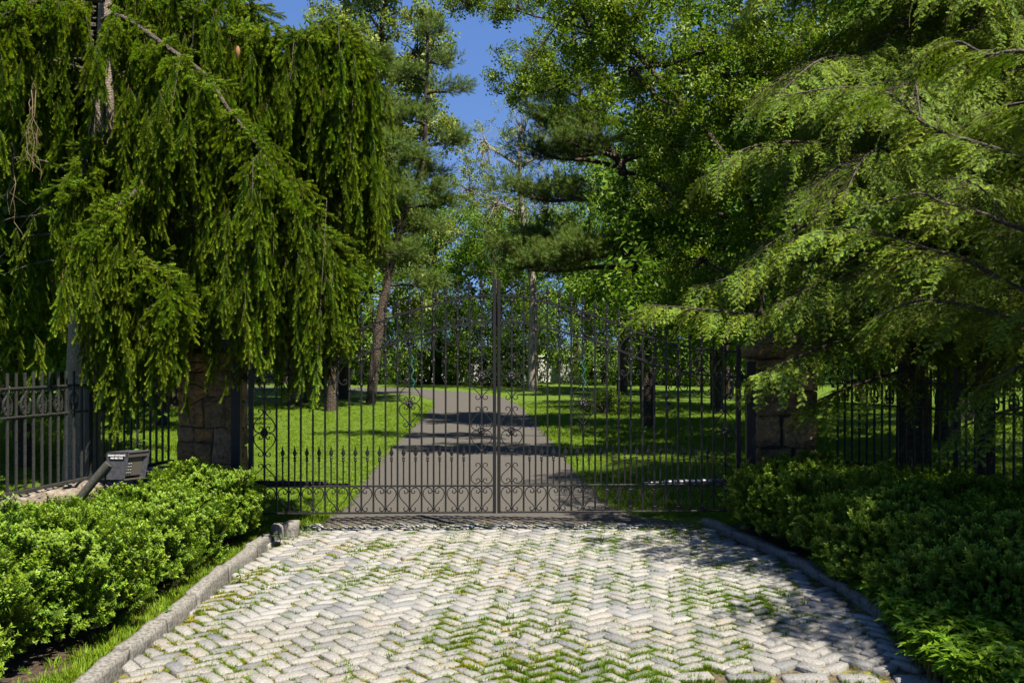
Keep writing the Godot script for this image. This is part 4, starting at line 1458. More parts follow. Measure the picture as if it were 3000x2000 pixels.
# ------------------------------------------------------------------ trees
func build_spruce() -> void:
	var base := at(236, 1459, 12.0)
	var t := thing("weeping_spruce", "large weeping spruce with sunlit curtains of needles on the left", "tree", Vector3(base.x, 0, base.z))
	var o := t.position
	var b := MB.new()
	var trunk := [Vector3(0, -0.05, 0), Vector3(0.01, 0.25, 0), at(244, 1050, 12.0) - o, at(262, 700, 12.0) - o, at(296, 370, 12.0) - o, at(312, 100, 12.0) - o, at(320, -600, 12.0) - o, at(322, -1300, 12.0) - o]
	b.tube(curve(trunk, 4), taper(29, 0.24, 0.05, 1.1), 16)
	part(t, "trunk", b.mesh(), M.bark_spruce)
	var wood := MB.new()
	var bunch := Bunch.new(6)
	# each bough: ridge line in picture places at its own distance, curtain length along it, strands
	var boughs := [
		[[[300, 60, 11.6], [357, 50, 10.6], [497, 145, 9.9], [606, 226, 9.5], [670, 322, 9.2], [752, 424, 9.0], [803, 505, 8.9], [867, 574, 8.8]], 1.3, 1.7, 125, 0.30],
		[[[300, 380, 11.6], [300, 415, 11.0], [262, 450, 10.4], [235, 520, 10.1]], 0.9, 1.2, 44, 0.16],
		[[[300, 480, 11.8], [440, 490, 10.4], [395, 560, 9.6], [335, 612, 9.3], [300, 680, 9.2]], 1.0, 0.9, 60, 0.2],
		[[[290, 640, 11.8], [330, 775, 9.6], [395, 758, 9.3], [480, 800, 9.1], [530, 860, 9.1]], 1.75, 0.5, 84, 0.17],
		[[[320, 20, 11.8], [560, 60, 11.0], [760, 110, 10.2], [880, 95, 9.8], [980, 85, 9.6], [1040, 150, 9.5], [1062, 260, 9.5]], 1.7, 1.6, 150, 0.28],
		[[[500, 420, 11.2], [690, 600, 9.7], [800, 650, 9.4], [890, 655, 9.2], [960, 690, 9.2], [1000, 760, 9.2]], 0.85, 0.8, 90, 0.26],
		[[[300, -60, 11.8], [430, -40, 10.8], [600, -10, 10.4], [760, 20, 10.4]], 1.3, 1.4, 50, 0.4],
		[[[300, 0, 11.8], [160, -10, 10.8], [40, 30, 10.2], [-80, 90, 10.0]], 0.6, 0.6, 60, 0.3],
		[[[520, 560, 10.6], [590, 640, 9.6], [622, 760, 9.35], [625, 860, 9.3]], 0.8, 0.72, 20, 0.07],
		[[[620, 380, 10.6], [700, 620, 10.2], [740, 760, 9.9], [790, 800, 9.8]], 0.8, 0.85, 30, 0.2],
		[[[420, 300, 11.0], [520, 400, 10.4], [600, 470, 10.2], [680, 520, 10.0]], 1.1, 1.0, 46, 0.25],
		[[[760, 560, 10.0], [860, 700, 9.6], [905, 790, 9.5], [950, 830, 9.5]], 0.9, 0.85, 34, 0.18],
		[[[800, 200, 10.4], [900, 260, 10.0], [990, 330, 9.9], [1040, 430, 9.9]], 1.6, 1.2, 56, 0.3],
		[[[400, 760, 10.8], [460, 880, 9.9], [500, 930, 9.8], [540, 945, 9.8]], 0.3, 0.2, 10, 0.16],
		[[[250, 700, 11.6], [205, 600, 11.0], [215, 660, 10.6], [225, 720, 10.5]], 0.75, 0.6, 16, 0.12],
		[[[820, 690, 9.8], [880, 900, 9.7], [925, 940, 9.7], [960, 960, 9.7]], 0.5, 0.3, 18, 0.12],
	]
	for g in boughs:
		var ridge := []
		for q in g[0]:
			ridge.append(at(q[0], q[1], q[2]) - o)
		var line := curve(ridge, 5)
		wood.tube(line, taper(line.size(), 0.035, 0.008), 6)
		var count := int(g[3] / 2.6)
		for i in count:
			var tt := 0.14 + 0.86 * (i + R.randf()) / count
			var p := on_line(line, tt)
			var tan_ := (on_line(line, minf(tt + 0.03, 1.0)) - on_line(line, tt - 0.03)).normalized()
			var sp: float = g[4]
			var off := Vector3(R.randfn(0, sp * 0.55), R.randfn(0, 0.06), R.randfn(0, sp))
			# crest shoots that reach outwards before they droop
			for k in 6:
				var dir := (tan_ * rr(0.2, 0.9) + Vector3(rr(-0.7, 0.7), rr(-0.9, 0.05), rr(-0.3, 0.9))).normalized()
				bunch.put(R.randi() % 6, Transform3D(along(dir, rr(0, TAU), rr(0.55, 0.85)), p + off * 0.4 + Vector3(0, rr(-0.14, 0.05), 0)), shade_of(0.8, 1.2, 0.08))
			# one column: a few cords side by side
			var whole := lerpf(g[1], g[2], tt) * rr(0.5, 1.15) * (1.0 - 0.5 * minf(1.0, absf(off.z) / 0.7))
			var sway := Vector3(rr(-0.12, 0.12), 0, rr(-0.05, 0.16))
			for j in 4:
				var o2 := off + Vector3(R.randfn(0, 0.055), 0, R.randfn(0, 0.055))
				var ln := whole * rr(0.55, 1.08)
				if j == 0 and R.randf() < 0.4:
					wood.tube([p, p + o2 * 0.8 + Vector3(0, -0.1, 0), p + o2 + Vector3(sway.x * ln, -ln - 0.15, sway.z * ln)], [0.006, 0.004, 0.002], 4, false)
				var y := rr(0.0, 0.15)
				while y < ln:
					var q := p + o2 * minf(1.0, 0.4 + y * 2.0) + Vector3(sway.x * y, -y, sway.z * y)
					var dir := (Vector3(0, -1, 0) + Vector3(rr(-0.2, 0.2), 0, rr(-0.15, 0.25))).normalized()
					var w := q + o
					var px := 1500.0 - w.x / w.z * FOCAL
					var py := 1000.0 - (w.y - EYE) / -w.z * FOCAL
					if not (px > 535 and px < 612 and py > 690 and py < 1010):
						bunch.put(R.randi() % 4, Transform3D(along(dir, rr(0, TAU), rr(0.75, 1.1)), q), shade_of(0.8, 1.2, 0.08))
					y += rr(0.26, 0.40)
		part(t, "bough", wood.mesh(), M.bark_dark)
		wood = MB.new()
	# inner and rear curtains round the trunk
	for i in 300:
		var a := rr(0, TAU)
		var rad := rr(0.6, 3.0)
		var hgt := rr(2.6, 9.5)
		rad = minf(rad, 3.4 * (1.0 - hgt / 13.0))
		var p := Vector3(cos(a) * rad, hgt, sin(a) * rad)
		if p.x + o.x < -4.3 and p.z > 0.4 and hgt < 4.6: continue
		if p.z > -0.3: p.z = -0.3 - R.randf() * 0.8
		wood.tube(curve([Vector3(0.1, hgt + rr(-0.1, 0.5), 0), p * Vector3(0.45, 0, 0.45) + Vector3(rr(-0.15, 0.15), hgt + rr(0.15, 0.45), 0), p], 3), taper(7, 0.02, 0.004), 5, false)
		for k in 10:
			var q := p * Vector3(rr(0.3, 1.05), 1, rr(0.45, 1.05)) + Vector3(rr(-0.25, 0.25), rr(-0.9, 0.15), rr(-0.25, 0.25))
			bunch.put(R.randi() % 4, Transform3D(along(Vector3(rr(-0.3, 0.3), -1, rr(-0.3, 0.3)), rr(0, TAU), rr(0.8, 1.25)), q), shade_of(0.8, 1.2, 0.06))
	part(t, "inner_branches", wood.mesh(), M.bark_dark).set_meta("kind", "stuff")
	plant(t, "foliage", LIB.strand, M.spruce, bunch)
	# dead twigs hanging in the shade by the trunk
	var dead := MB.new()
	for s in [[70, 230, 10.4], [90, 260, 10.3], [60, 420, 10.6], [380, 320, 10.6], [395, 400, 10.4], [345, 340, 10.8], [430, 560, 10.4], [300, 800, 10.8], [620, 560, 10.2], [690, 520, 9.6], [340, 540, 10.6], [560, 600, 10.0], [650, 760, 9.7]]:
		for k in 2:
			var p := at(s[0] + rr(-25, 25), s[1] + rr(-20, 20), s[2]) - o
			var pts := [p]
			for j in 6:
				p += Vector3(rr(-0.05, 0.05), -rr(0.09, 0.17), rr(-0.04, 0.04))
				pts.append(p)
				if j > 1 and R.randf() < 0.7:
					dead.tube([p, p + Vector3(rr(-0.1, 0.1), -rr(0.03, 0.14), rr(-0.06, 0.06)), p + Vector3(rr(-0.16, 0.16), -rr(0.1, 0.24), rr(-0.08, 0.08))], [0.0035, 0.0025, 0.0015], 3, false)
			dead.tube(pts, taper(7, 0.006, 0.002), 4, false)
	part(t, "dead_twigs", dead.mesh(), M.twig).set_meta("kind", "stuff")
	var cn := MB.new()
	var prof := []
	for i in 13:
		var y := i / 12.0
		prof.append(Vector2(0.021 * sin(PI * minf(1.0, 0.12 + y * 0.92)) * (1.0 + 0.12 * (i % 2)), -0.13 * y))
	prof.reverse()
	cn.lathe(prof, 12)
	part(t, "cone", cn.mesh(), M.cone, Transform3D(Basis(), at(696, 135, 9.3) - o))

func hem_bough(wood: MB, bunch: Bunch, pts: Array, width: float, lo: float, hi: float) -> void:
	var line := curve(pts, 5)
	wood.tube(line, taper(line.size(), 0.022, 0.005), 5, false)
	var ln := 0.0
	for i in line.size() - 1: ln += line[i].distance_to(line[i + 1])
	var n := int(ln / 0.055)
	for i in n:
		var t := 0.06 + 0.94 * (i + 0.5) / n
		var p := on_line(line, t)
		var tg := (on_line(line, minf(t + 0.04, 1.0)) - on_line(line, t - 0.04)).normalized()
		var side := tg.cross(Vector3.UP).normalized() * (1.0 if i % 2 == 0 else -1.0)
		var sl := width * (0.25 + 0.75 * pow(1.0 - t, 0.75)) * (0.5 + 0.5 * minf(1.0, t * 4.0)) * rr(0.7, 1.15)
		var dir := (tg * rr(0.5, 0.85) + side * rr(0.6, 0.95) + Vector3(0, rr(-0.35, 0.05), 0)).normalized()
		var m := maxi(1, int(sl / 0.135))
		for k in m:
			var q := float(k) / m * sl
			var drop := 0.22 * q * q / maxf(width, 0.3)
			var pos := p + dir * q + Vector3(0, -drop, 0)
			var d2 := (dir + tg * rr(-0.1, 0.35) + Vector3(rr(-0.15, 0.15), -0.3 - 0.5 * q + rr(-0.15, 0.1), rr(-0.15, 0.15))).normalized()
			bunch.put(R.randi() % 8, Transform3D(flat(d2, (Vector3.UP + unit() * 0.6).normalized(), rr(0.75, 1.25)), pos), shade_of(lo, hi, 0.08))
		if sl > 0.35 and i % 2 == 0:
			wood.tube([p, p + dir * sl * 0.5, p + dir * sl + Vector3(0, -0.1 * sl, 0)], [0.006, 0.004, 0.002], 3, false)
	var tip: Vector3 = line[line.size() - 1]
	var td: Vector3 = (tip - line[line.size() - 3]).normalized()
	for k in 3:
		bunch.put(R.randi() % 8, Transform3D(flat((td + Vector3(rr(-0.3, 0.3), -0.15, rr(-0.3, 0.3))).normalized(), Vector3.UP, rr(0.7, 0.95)), tip - td * 0.12), shade_of(lo, hi, 0.08))

func hemlock(label: String, base: Vector3, height: float, reach: float, n: int, low: float, explicit: Array, keep: Callable) -> void:
	var t := thing("hemlock_tree", label, "tree", base, "hemlocks on the right")
	t.remove_meta("group")
	var b := MB.new()
	var tp := []
	for i in 9:
		tp.append(Vector3(rr(-0.05, 0.05) * i * 0.3, -0.05 + height * i / 8.0, rr(-0.05, 0.05) * i * 0.3))
	b.tube(tp, taper(9, 0.105, 0.02), 12)
	part(t, "trunk", b.mesh(), M.bark_dark)
	var wood := MB.new()
	var bunch := Bunch.new(8)
	for e in explicit:
		var pts := []
		for q in e[0]:
			pts.append(at(q[0], q[1], q[2]) - base)
		hem_bough(wood, bunch, pts, e[1] * 1.1, 0.8, 1.2)
		part(t, "bough", wood.mesh(), M.bark_dark)
		wood = MB.new()
	for i in n:
		var f := (i + R.randf()) / n
		var h := lerpf(low, height * 0.97, f)
		var a := i * 2.39996 + rr(-0.4, 0.4)
		var ln := (reach * pow(1.0 - h / height, 0.7) + 0.35) * rr(0.75, 1.1)
		var d := Vector3(cos(a), 0, sin(a))
		var p := Vector3(0, h, 0)
		var tip := p + d * ln + Vector3(0, -0.16 * ln, 0)
		if not keep.call(tip + base): continue
		hem_bough(wood, bunch, [p, p + d * ln * 0.35 + Vector3(0, 0.09 * ln, 0), p + d * ln * 0.7 + Vector3(0, 0.03 * ln, 0), tip], ln * 0.5, 0.8, 1.2)
		part(t, "bough", wood.mesh(), M.bark_dark)
		wood = MB.new()
	plant(t, "foliage", LIB.frond, M.hemlock, bunch)

func build_hemlocks() -> void:
	var all := func(_p: Vector3) -> bool: return true
	# keeps random boughs out of the gate's opening and of the air over the setts
	var clear := func(p: Vector3) -> bool:
		var px := 1500.0 + p.x / -p.z * FOCAL
		return p.x > 1.9 and not (px < 2250.0 and p.y < 4.2) and not (p.z > -8.2 and p.x < 2.7)
	hemlock("hemlock with bright layered boughs reaching left across the right pillar", Vector3(4.1, 0, -10.3), 9.0, 3.4, 56, 1.7, [
		[[[2667, 960, 10.2], [2480, 930, 9.6], [2250, 925, 9.3], [2060, 905, 9.2], [1890, 892, 9.1]], 0.55],
		[[[2667, 1000, 10.2], [2520, 985, 9.4], [2400, 1020, 9.0], [2300, 1062, 8.8], [2222, 1098, 8.7]], 0.5],
		[[[2667, 1080, 10.2], [2560, 1110, 9.5], [2450, 1150, 9.2], [2360, 1190, 9.1]], 0.4],
		[[[2667, 860, 10.2], [2500, 800, 9.4], [2380, 840, 9.0], [2280, 900, 8.8]], 0.6],
		[[[2667, 700, 10.2], [2450, 640, 9.6], [2280, 700, 9.3], [2150, 800, 9.2]], 0.7],
		[[[2667, 500, 10.2], [2400, 420, 9.6], [2200, 430, 9.4], [2080, 500, 9.3]], 0.7],
		[[[2667, 820, 10.2], [2420, 760, 9.8], [2200, 800, 9.6], [2030, 840, 9.5]], 0.6],
	], clear)
	hemlock("hemlock behind the right fence, its trunk dappled near the ground", Vector3(5.35, 0, -11.2), 10.0, 3.4, 52, 1.6, [], clear)
	hemlock("large foreground hemlock whose lit boughs sweep in from the right edge", Vector3(5.7, 0, -6.6), 7.2, 3.4, 30, 1.6, [
		[[[3300, 560, 6.9], [2995, 459, 7.1], [2848, 414, 7.2], [2720, 370, 7.3], [2606, 274, 7.4], [2472, 255, 7.5], [2287, 282, 7.6]], 0.62],
		[[[3300, 760, 6.9], [2995, 670, 7.0], [2880, 625, 7.1], [2765, 593, 7.2], [2676, 567, 7.3], [2500, 622, 7.4]], 0.55],
		[[[3300, 980, 6.9], [2995, 848, 7.0], [2829, 759, 7.1], [2733, 733, 7.2], [2638, 701, 7.3], [2472, 663, 7.4], [2306, 708, 7.5]], 0.7],
		[[[3300, 180, 6.9], [2995, 150, 7.1], [2893, 160, 7.2], [2797, 120, 7.3], [2690, 170, 7.4]], 0.5],
		[[[3300, 1060, 6.9], [3000, 950, 7.0], [2860, 900, 7.1], [2700, 880, 7.2], [2560, 930, 7.3]], 0.6],
		[[[3300, 1100, 6.9], [3060, 1060, 7.0], [2960, 1085, 7.1], [2870, 1140, 7.2]], 0.35],
		[[[3300, 1230, 6.9], [3080, 1190, 7.1], [2940, 1205, 7.2], [2800, 1258, 7.3]], 0.32],
		[[[3300, 330, 6.9], [3040, 300, 7.4], [2900, 330, 7.8], [2760, 420, 8.0]], 0.6],
	], func(p: Vector3) -> bool: return p.x > 4.1)
	hemlock("hemlock off to the right that shades the hedge and the setts", Vector3(5.7, 0, -4.4), 8.2, 4.4, 60, 1.9, [], func(p: Vector3) -> bool: return p.x > 2.6)
	hemlock("tall hemlock standing behind the right-hand hemlocks", Vector3(7.8, 0, -9.0), 10.0, 3.4, 44, 1.5, [], all)

# leafy tree: a trunk, limbs to lobes of the crown, twigs in clumps within each lobe
func leafy_tree(called: String, label: String, trunk: Array, rad: float, lobes: Array, lib: Array, mat: Material, bark: Material, sc: float, lo: float, hi: float, clumps: int, per: int, group := "") -> void:
	var base: Vector3 = trunk[0]
	var t := thing(called, label, "tree", Vector3(base.x, 0, base.z), group)
	var o := t.position
	var b := MB.new()
	var line := curve(trunk.map(func(q): return q - o), 4)
	line[0].y = -0.05
	b.tube(line, taper(line.size(), rad, rad * 0.3), 10)
	part(t, "trunk", b.mesh(), bark)
	var wood := MB.new()
	var bunch := Bunch.new(lib.size())
	var grown := []
	for l in lobes:
		var c: Vector3 = l[0] - o
		var r: Vector3 = l[1]
		# leave the trunk, or a limb already there, below the lobe
		var from := on_line(line, 0.5)
		var best := 1e9
		for k in 12:
			var q := on_line(line, 0.25 + 0.75 * k / 11.0)
			var cost := q.distance_to(c) * 0.8 + maxf(0.0, q.y - c.y + 0.3 * r.y) * 2.0
			if cost < best:
				best = cost
				from = q
		var thick := rad * 0.38
		for q in grown:
			var cost: float = q.distance_to(c) + maxf(0.0, q.y - c.y) * 0.7
			if cost < best:
				best = cost
				from = q
				thick = rad * 0.22
		grown.append(c)
		var elbow := from.lerp(c, 0.55) + Vector3(0, -0.1 * from.distance_to(c), 0) + unit() * 0.12 * r.x
		wood.tube(curve([from, elbow, c], 4), taper(9, thick, rad * 0.1), 6, false)
		for k in clumps:
			var u := unit()
			var q := c + u * r * (1.0 - pow(R.randf(), 2.0) * 0.6)
			var mid := c.lerp(q, 0.5) + unit() * r * 0.15
			wood.tube([c + unit() * r * 0.1, mid, q], [rad * 0.09, rad * 0.05, 0.004], 4, false)
			var cr := (r.x + r.y + r.z) / 3.0 * rr(0.26, 0.46)
			for m in per:
				var w := q + unit() * cr * pow(R.randf(), 0.5) * Vector3(1.1, 0.65, 1.1)
				var dir := (u * 0.5 + unit() + Vector3(0, 0.15, 0)).normalized()
				bunch.put(R.randi() % lib.size(), Transform3D(along(dir, rr(0, TAU), rr(0.8, 1.25) * sc), w), shade_of(lo, hi, 0.08))
		if group == "":
			part(t, "limb", wood.mesh(), bark)
			wood = MB.new()
	if group != "":
		part(t, "branches", wood.mesh(), bark).set_meta("kind", "stuff")
	plant(t, "crown", lib, mat, bunch)

# pine: limbs that leave the trunk level and carry flat plates of needle tufts
func pine(called: String, label: String, trunk: Array, rad: float, limbs: Array, lo: float, hi: float, sc: float, group := "", bark: Material = null) -> void:
	var base: Vector3 = trunk[0]
	var t := thing(called, label, "tree", Vector3(base.x, 0, base.z), group)
	var o := t.position
	var b := MB.new()
	var line := curve(trunk.map(func(q): return q - o), 5)
	line[0].y = -0.05
	b.tube(line, taper(line.size(), rad, rad * 0.28), 12)
	part(t, "trunk", b.mesh(), bark if bark else M.bark_pine)
	var wood := MB.new()
	var bunch := Bunch.new(4)
	for l in limbs:
		var p: Vector3 = on_line(line, l[0])
		var d: Vector3 = l[1]
		var ln := d.length()
		var side := d.cross(Vector3.UP).normalized()
		var pts := curve([p, p + d * 0.35 + Vector3(0, 0.03 * ln, 0), p + d * 0.7 + Vector3(0, 0.01 * ln, 0) + side * rr(-0.1, 0.1) * ln, p + d + Vector3(0, 0.08 * ln, 0)], 3)
		wood.tube(pts, taper(pts.size(), rad * 0.36, 0.012), 6, false)
		var n := int(ln * 4.5) + 3
		for k in n:
			var tt := 0.3 + 0.7 * (k + R.randf()) / n
			var q := on_line(pts, tt)
			var w := ln * 0.34 * (1.15 - tt) + 0.25
			var dir := (d.normalized() * rr(0.3, 0.9) + side * rr(-1.1, 1.1) + Vector3(0, rr(-0.05, 0.4), 0)).normalized()
			var e := q + dir * w * rr(0.5, 1.1)
			wood.tube([q, q.lerp(e, 0.5) + Vector3(0, -0.03, 0), e], [0.016, 0.01, 0.005], 4, false)
			for m in 9:
				var f := q.lerp(e, rr(0.35, 1.05)) + unit() * Vector3(0.3, 0.12, 0.3) * sc
				var td := (dir * 0.6 + unit() * 0.7 + Vector3(0, 0.5, 0)).normalized()
				bunch.put(R.randi() % 4, Transform3D(along(td, rr(0, TAU), rr(0.75, 1.15) * sc), f), shade_of(lo, hi, 0.07))
		part(t, "limb", wood.mesh(), bark if bark else M.bark_pine)
		wood = MB.new()
	plant(t, "needles", LIB.tuft, M.pine, bunch)

func whorls(n: int, t0: float, t1: float, l0: float, l1: float) -> Array:
	var out := []
	for i in n:
		var f := (i + R.randf() * 0.6) / n
		var a := i * 2.39996 + rr(-0.5, 0.5)
		var ln := lerpf(l0, l1, f) * rr(0.65, 1.1)
		out.append([lerpf(t0, t1, f), Vector3(cos(a) * ln, rr(-0.1, 0.12) * ln, sin(a) * ln)])
	return out

func build_trees() -> void:
	# big white pine on the right lawn
	var tr := []
	for q in [[1900, 1250], [1890, 1050], [1874, 893], [1848, 765], [1829, 701], [1823, 497], [1784, 440], [1733, 357], [1695, 255], [1682, 90]]:
		tr.append(at(q[0], q[1], 22.0))
	var limbs := [
		[0.56, Vector3(-2.1, 0.25, 0.4)], [0.50, Vector3(-2.5, 0.0, 0.8)], [0.45, Vector3(-2.2, -0.2, -0.4)], [0.41, Vector3(-2.6, -0.25, 0.6)], [0.36, Vector3(-1.9, -0.3, 1.0)],
		[0.31, Vector3(-2.4, -0.15, 0.5)], [0.5, Vector3(1.1, 0.2, 0.4)], [0.6, Vector3(1.2, 0.3, -0.3)], [0.58, Vector3(1.0, 0.1, 0.8)], [0.68, Vector3(-1.5, 0.4, 0.4)], [0.7, Vector3(1.0, 0.3, 0.2)],
		[0.78, Vector3(-1.2, 0.45, 0.3)], [0.8, Vector3(0.9, 0.4, 0.3)], [0.88, Vector3(-0.9, 0.5, 0.1)], [0.92, Vector3(0.6, 0.5, 0.2)], [0.42, Vector3(1.2, 0.0, 0.5)], [0.34, Vector3(1.3, -0.1, 0.4)],
	]
	limbs.append_array(whorls(14, 0.3, 0.98, 2.2, 0.7))
	pine("white_pine", "large leaning white pine right of the driveway, dark layered plates", tr, 0.17, limbs, 0.8, 1.2, 1.0)
	tr = []
	for q in [[1085, 1184], [1112, 950], [1147, 765], [1185, 606], [1223, 529], [1242, 434], [1249, 255], [1254, 60]]:
		tr.append(at(q[0], q[1], 30.0))
	pine("white_pine", "slender bent pine left of the driveway, against pale leaves", tr, 0.16, whorls(20, 0.22, 0.98, 1.5, 0.7), 0.8, 1.2, 1.1)
	for e in [[860, 29.0, "red-barked pine on the left lawn, nearer the pillar"], [970, 26.9, "red-barked pine on the left lawn, nearer the driveway"]]:
		tr = []
		var base := at(e[0], 1000.0 + EYE * FOCAL / e[1], e[1])
		for k in 6:
			tr.append(base + Vector3(0.12 * k * (0.5 if e[0] < 900 else 1.0), 2.0 * k, 0))
		pine("red_pine", e[2], tr, 0.15, whorls(18, 0.42, 0.97, 2.4, 0.9), 0.8, 1.2, 1.15, "red-barked pines on the left lawn")
	# pale-leaved tree
	var d := 33.0
	leafy_tree("broadleaf_tree", "tall pale-leaved tree rising behind the spruce, left of the sky gap", [at(1000, 1167, d), at(1020, 900, d), at(1050, 600, d), at(1100, 300, d), at(1120, 60, d)], 0.28, [
		[at(1080, 40, d), Vector3(1.5, 1.3, 1.4)], [at(1215, 150, d), Vector3(1.0, 1.3, 1.2)], [at(1120, 300, d), Vector3(1.7, 1.3, 1.4)], [at(1000, 470, d), Vector3(1.6, 1.3, 1.4)], [at(1210, 400, d), Vector3(1.2, 1.2, 1.2)],
		[at(1000, 180, 32), Vector3(1.6, 1.4, 1.4)], [at(1130, -120, d), Vector3(1.5, 1.3, 1.4)], [at(1060, 640, d), Vector3(1.7, 1.3, 1.4)], [at(1180, 680, 34), Vector3(1.6, 1.4, 1.4)], [at(1090, 850, d), Vector3(1.7, 1.2, 1.4)], [at(900, 300, d), Vector3(1.6, 1.6, 1.4)]],
		LIB.pale, M.leaf, M.bark_dark, 1.15, 0.8, 1.2, 18, 16)
	# bright tree on the right
	d = 14.5
	leafy_tree("broadleaf_tree", "bright-leaved tree with dark stems above the right gate leaf", [at(2312, 1380, 15.0), at(2305, 900, 15.0), at(2310, 600, 15.0), at(2318, 350, 15.0), at(2340, 80, 15.0)], 0.16, [
		[at(1740, 95, d), Vector3(0.62, 0.36, 0.5)], [at(1880, 40, d), Vector3(0.7, 0.45, 0.6)], [at(1850, 200, d), Vector3(0.65, 0.4, 0.6)], [at(2070, 150, d), Vector3(0.8, 0.5, 0.7)], [at(2010, 310, d), Vector3(0.7, 0.42, 0.6)], [at(1960, 430, 15.0), Vector3(0.55, 0.4, 0.6)],
		[at(2220, 60, d), Vector3(0.8, 0.55, 0.7)], [at(2240, 290, d), Vector3(0.75, 0.5, 0.7)], [at(2420, 150, d), Vector3(0.8, 0.6, 0.7)], [at(1700, -60, d), Vector3(0.7, 0.4, 0.6)], [at(2120, 500, 15.5), Vector3(0.7, 0.5, 0.7)], [at(1990, 600, 16.0), Vector3(0.65, 0.5, 0.7)], [at(2380, 450, 15.5), Vector3(0.8, 0.6, 0.7)], [at(2060, 760, 16.5), Vector3(0.7, 0.5, 0.7)], [at(2250, 700, 16.0), Vector3(0.8, 0.6, 0.7)], [at(2500, 620, 16.0), Vector3(0.9, 0.7, 0.7)], [at(2000, -120, d), Vector3(0.9, 0.5, 0.7)], [at(2550, 320, 15.5), Vector3(0.9, 0.7, 0.7)]],
		LIB.leaf, M.leaf, M.bark_dark, 0.85, 0.8, 1.2, 14, 14)
	# dark overhanging sprays in front of the sky
	d = 17.0
	leafy_tree("broadleaf_tree", "dark fine-leaved tree overhanging the sky gap from the right", [at(2330, 1315, 17.5), at(2280, 900, 17.5), at(2150, 500, 17.3), at(1860, 150, 17.0), at(1750, 0, 17.0)], 0.10, [
		[at(1760, 60, d), Vector3(0.45, 0.3, 0.4)], [at(1640, 60, d), Vector3(0.6, 0.36, 0.5)], [at(1520, 30, d), Vector3(0.5, 0.26, 0.4)], [at(1400, 12, d), Vector3(0.5, 0.16, 0.4)], [at(1560, 160, d), Vector3(0.5, 0.36, 0.4)], [at(1500, 250, d), Vector3(0.34, 0.34, 0.4)], [at(1640, 250, d), Vector3(0.5, 0.4, 0.4)], [at(1700, 170, d), Vector3(0.5, 0.4, 0.4)], [at(1330, -20, d), Vector3(0.4, 0.16, 0.4)], [at(1760, 300, d), Vector3(0.5, 0.4, 0.4)], [at(1480, -60, d), Vector3(0.8, 0.3, 0.5)]],
		LIB.leaf, M.leaf, M.bark_dark, 0.75, 0.8, 1.2, 10, 9)
	# sparse pale-barked tree in the gap
	d = 38.0
	leafy_tree("bare_tree", "sparse pale-barked tree with bare forks in the sky gap", [at(1560, 1145, d), at(1562, 950, d), at(1558, 800, d), at(1530, 620, d), at(1520, 450, d)], 0.2, [
		[at(1420, 420, d), Vector3(1.0, 1.8, 0.8)], [at(1530, 380, d), Vector3(0.9, 1.7, 0.8)], [at(1610, 430, d), Vector3(1.0, 1.6, 0.8)], [at(1460, 600, d), Vector3(1.3, 1.3, 0.8)], [at(1600, 620, d), Vector3(1.2, 1.2, 0.8)], [at(1380, 560, d), Vector3(1.2, 1.2, 0.8)]],
		LIB.pale, M.leaf, M.bark_pale, 0.75, 0.8, 1.2, 34, 3)
	# trees that close the garden left and right
	var sides := [
		[-7.4, 15.0, 6.5, "low dense tree right behind the left fence"], [-10.5, 14.0, 8.0, "dense dark tree at the left edge behind the fence"], [-13.5, 26.0, 10.0, "tree deep behind the left fence, partly hidden"], [-10.0, 29.0, 11.0, "tall tree in the gap left of the spruce trunk"],
		[-9.4, 17.0, 8.5, "broad dark tree beyond the left fence, nearest the spruce trunk"], [-12.2, 20.5, 10.0, "dark tree at the far left behind the fence"], [-8.0, 22.5, 9.5, "leafy tree behind the spruce curtain"], [-6.4, 31.0, 9.0, "sunlit tree behind the red-barked pines"],
		[5.6, 27.0, 8.5, "leafy tree behind the right pine, beyond the path light"], [8.3, 19.0, 9.0, "dark tree behind the right fence"], [6.4, 15.5, 8.0, "dense dark tree just behind the right fence"], [9.5, 14.0, 10.0, "dark tree at the right edge behind the hemlocks"], [5.0, 20.0, 9.0, "leafy tree between the bright tree and the right pine"], [11.0, 24.0, 11.0, "tall dark tree at the far right behind the hemlocks"], [7.2, 33.0, 10.0, "tree deep in the right side of the lawn"], [4.0, 36.0, 9.5, "rounded tree beyond the right pine trunk"],
	]
	for e in sides:
		crowned(e[3], Vector3(e[0], 0, -e[1]), e[2], 0.2, 0.8, 1.2, 10, 12, 12, "")
	# wood at the far side of the lawn
	var n := 0
	for row in 2:
		for i in 15:
			var x := -27.0 + 54.0 * (i + 0.5 + rr(-0.3, 0.3)) / 15.0
			var dd := 43.0 + row * 9.0 + rr(-2.0, 2.0)
			var px := x / dd * FOCAL + 1500.0
			var h := rr(8.5, 13.0)
			if px > 1230 and px < 1700: h = rr(7.0, 9.0)
			if px < -150 or px > 3150: continue
			crowned("leafy tree in the wood at the far edge of the lawn", Vector3(x, 0, -dd), h, 0.2, 0.8, 1.2, 7, 11, 10, "trees in the far wood")
			n += 1
	for i in 27:
		var x := -15.0 + 30.0 * (i + rr(-0.35, 0.35)) / 27.0
		var dd := rr(40.8, 44.5) + (3.0 if x < -2.0 else 0.0)
		if absf(x + 2.4) < 0.45 or absf(x - 1.6) < 0.55: continue
		var t := thing("understorey_bush", "leafy bush at the foot of the far wood", "bush", Vector3(x, 0, -dd), "bushes along the far wood")
		var bunch := Bunch.new(4)
		var wood := MB.new()
		var hh := rr(0.8, 1.5)
		for k in 5:
			wood.tube([Vector3(0, -0.05, 0), Vector3(rr(-0.3, 0.3), hh * 0.6, rr(-0.3, 0.3)), Vector3(rr(-0.7, 0.7), hh * 1.3, rr(-0.5, 0.5))], [0.03, 0.02, 0.008], 4, false)
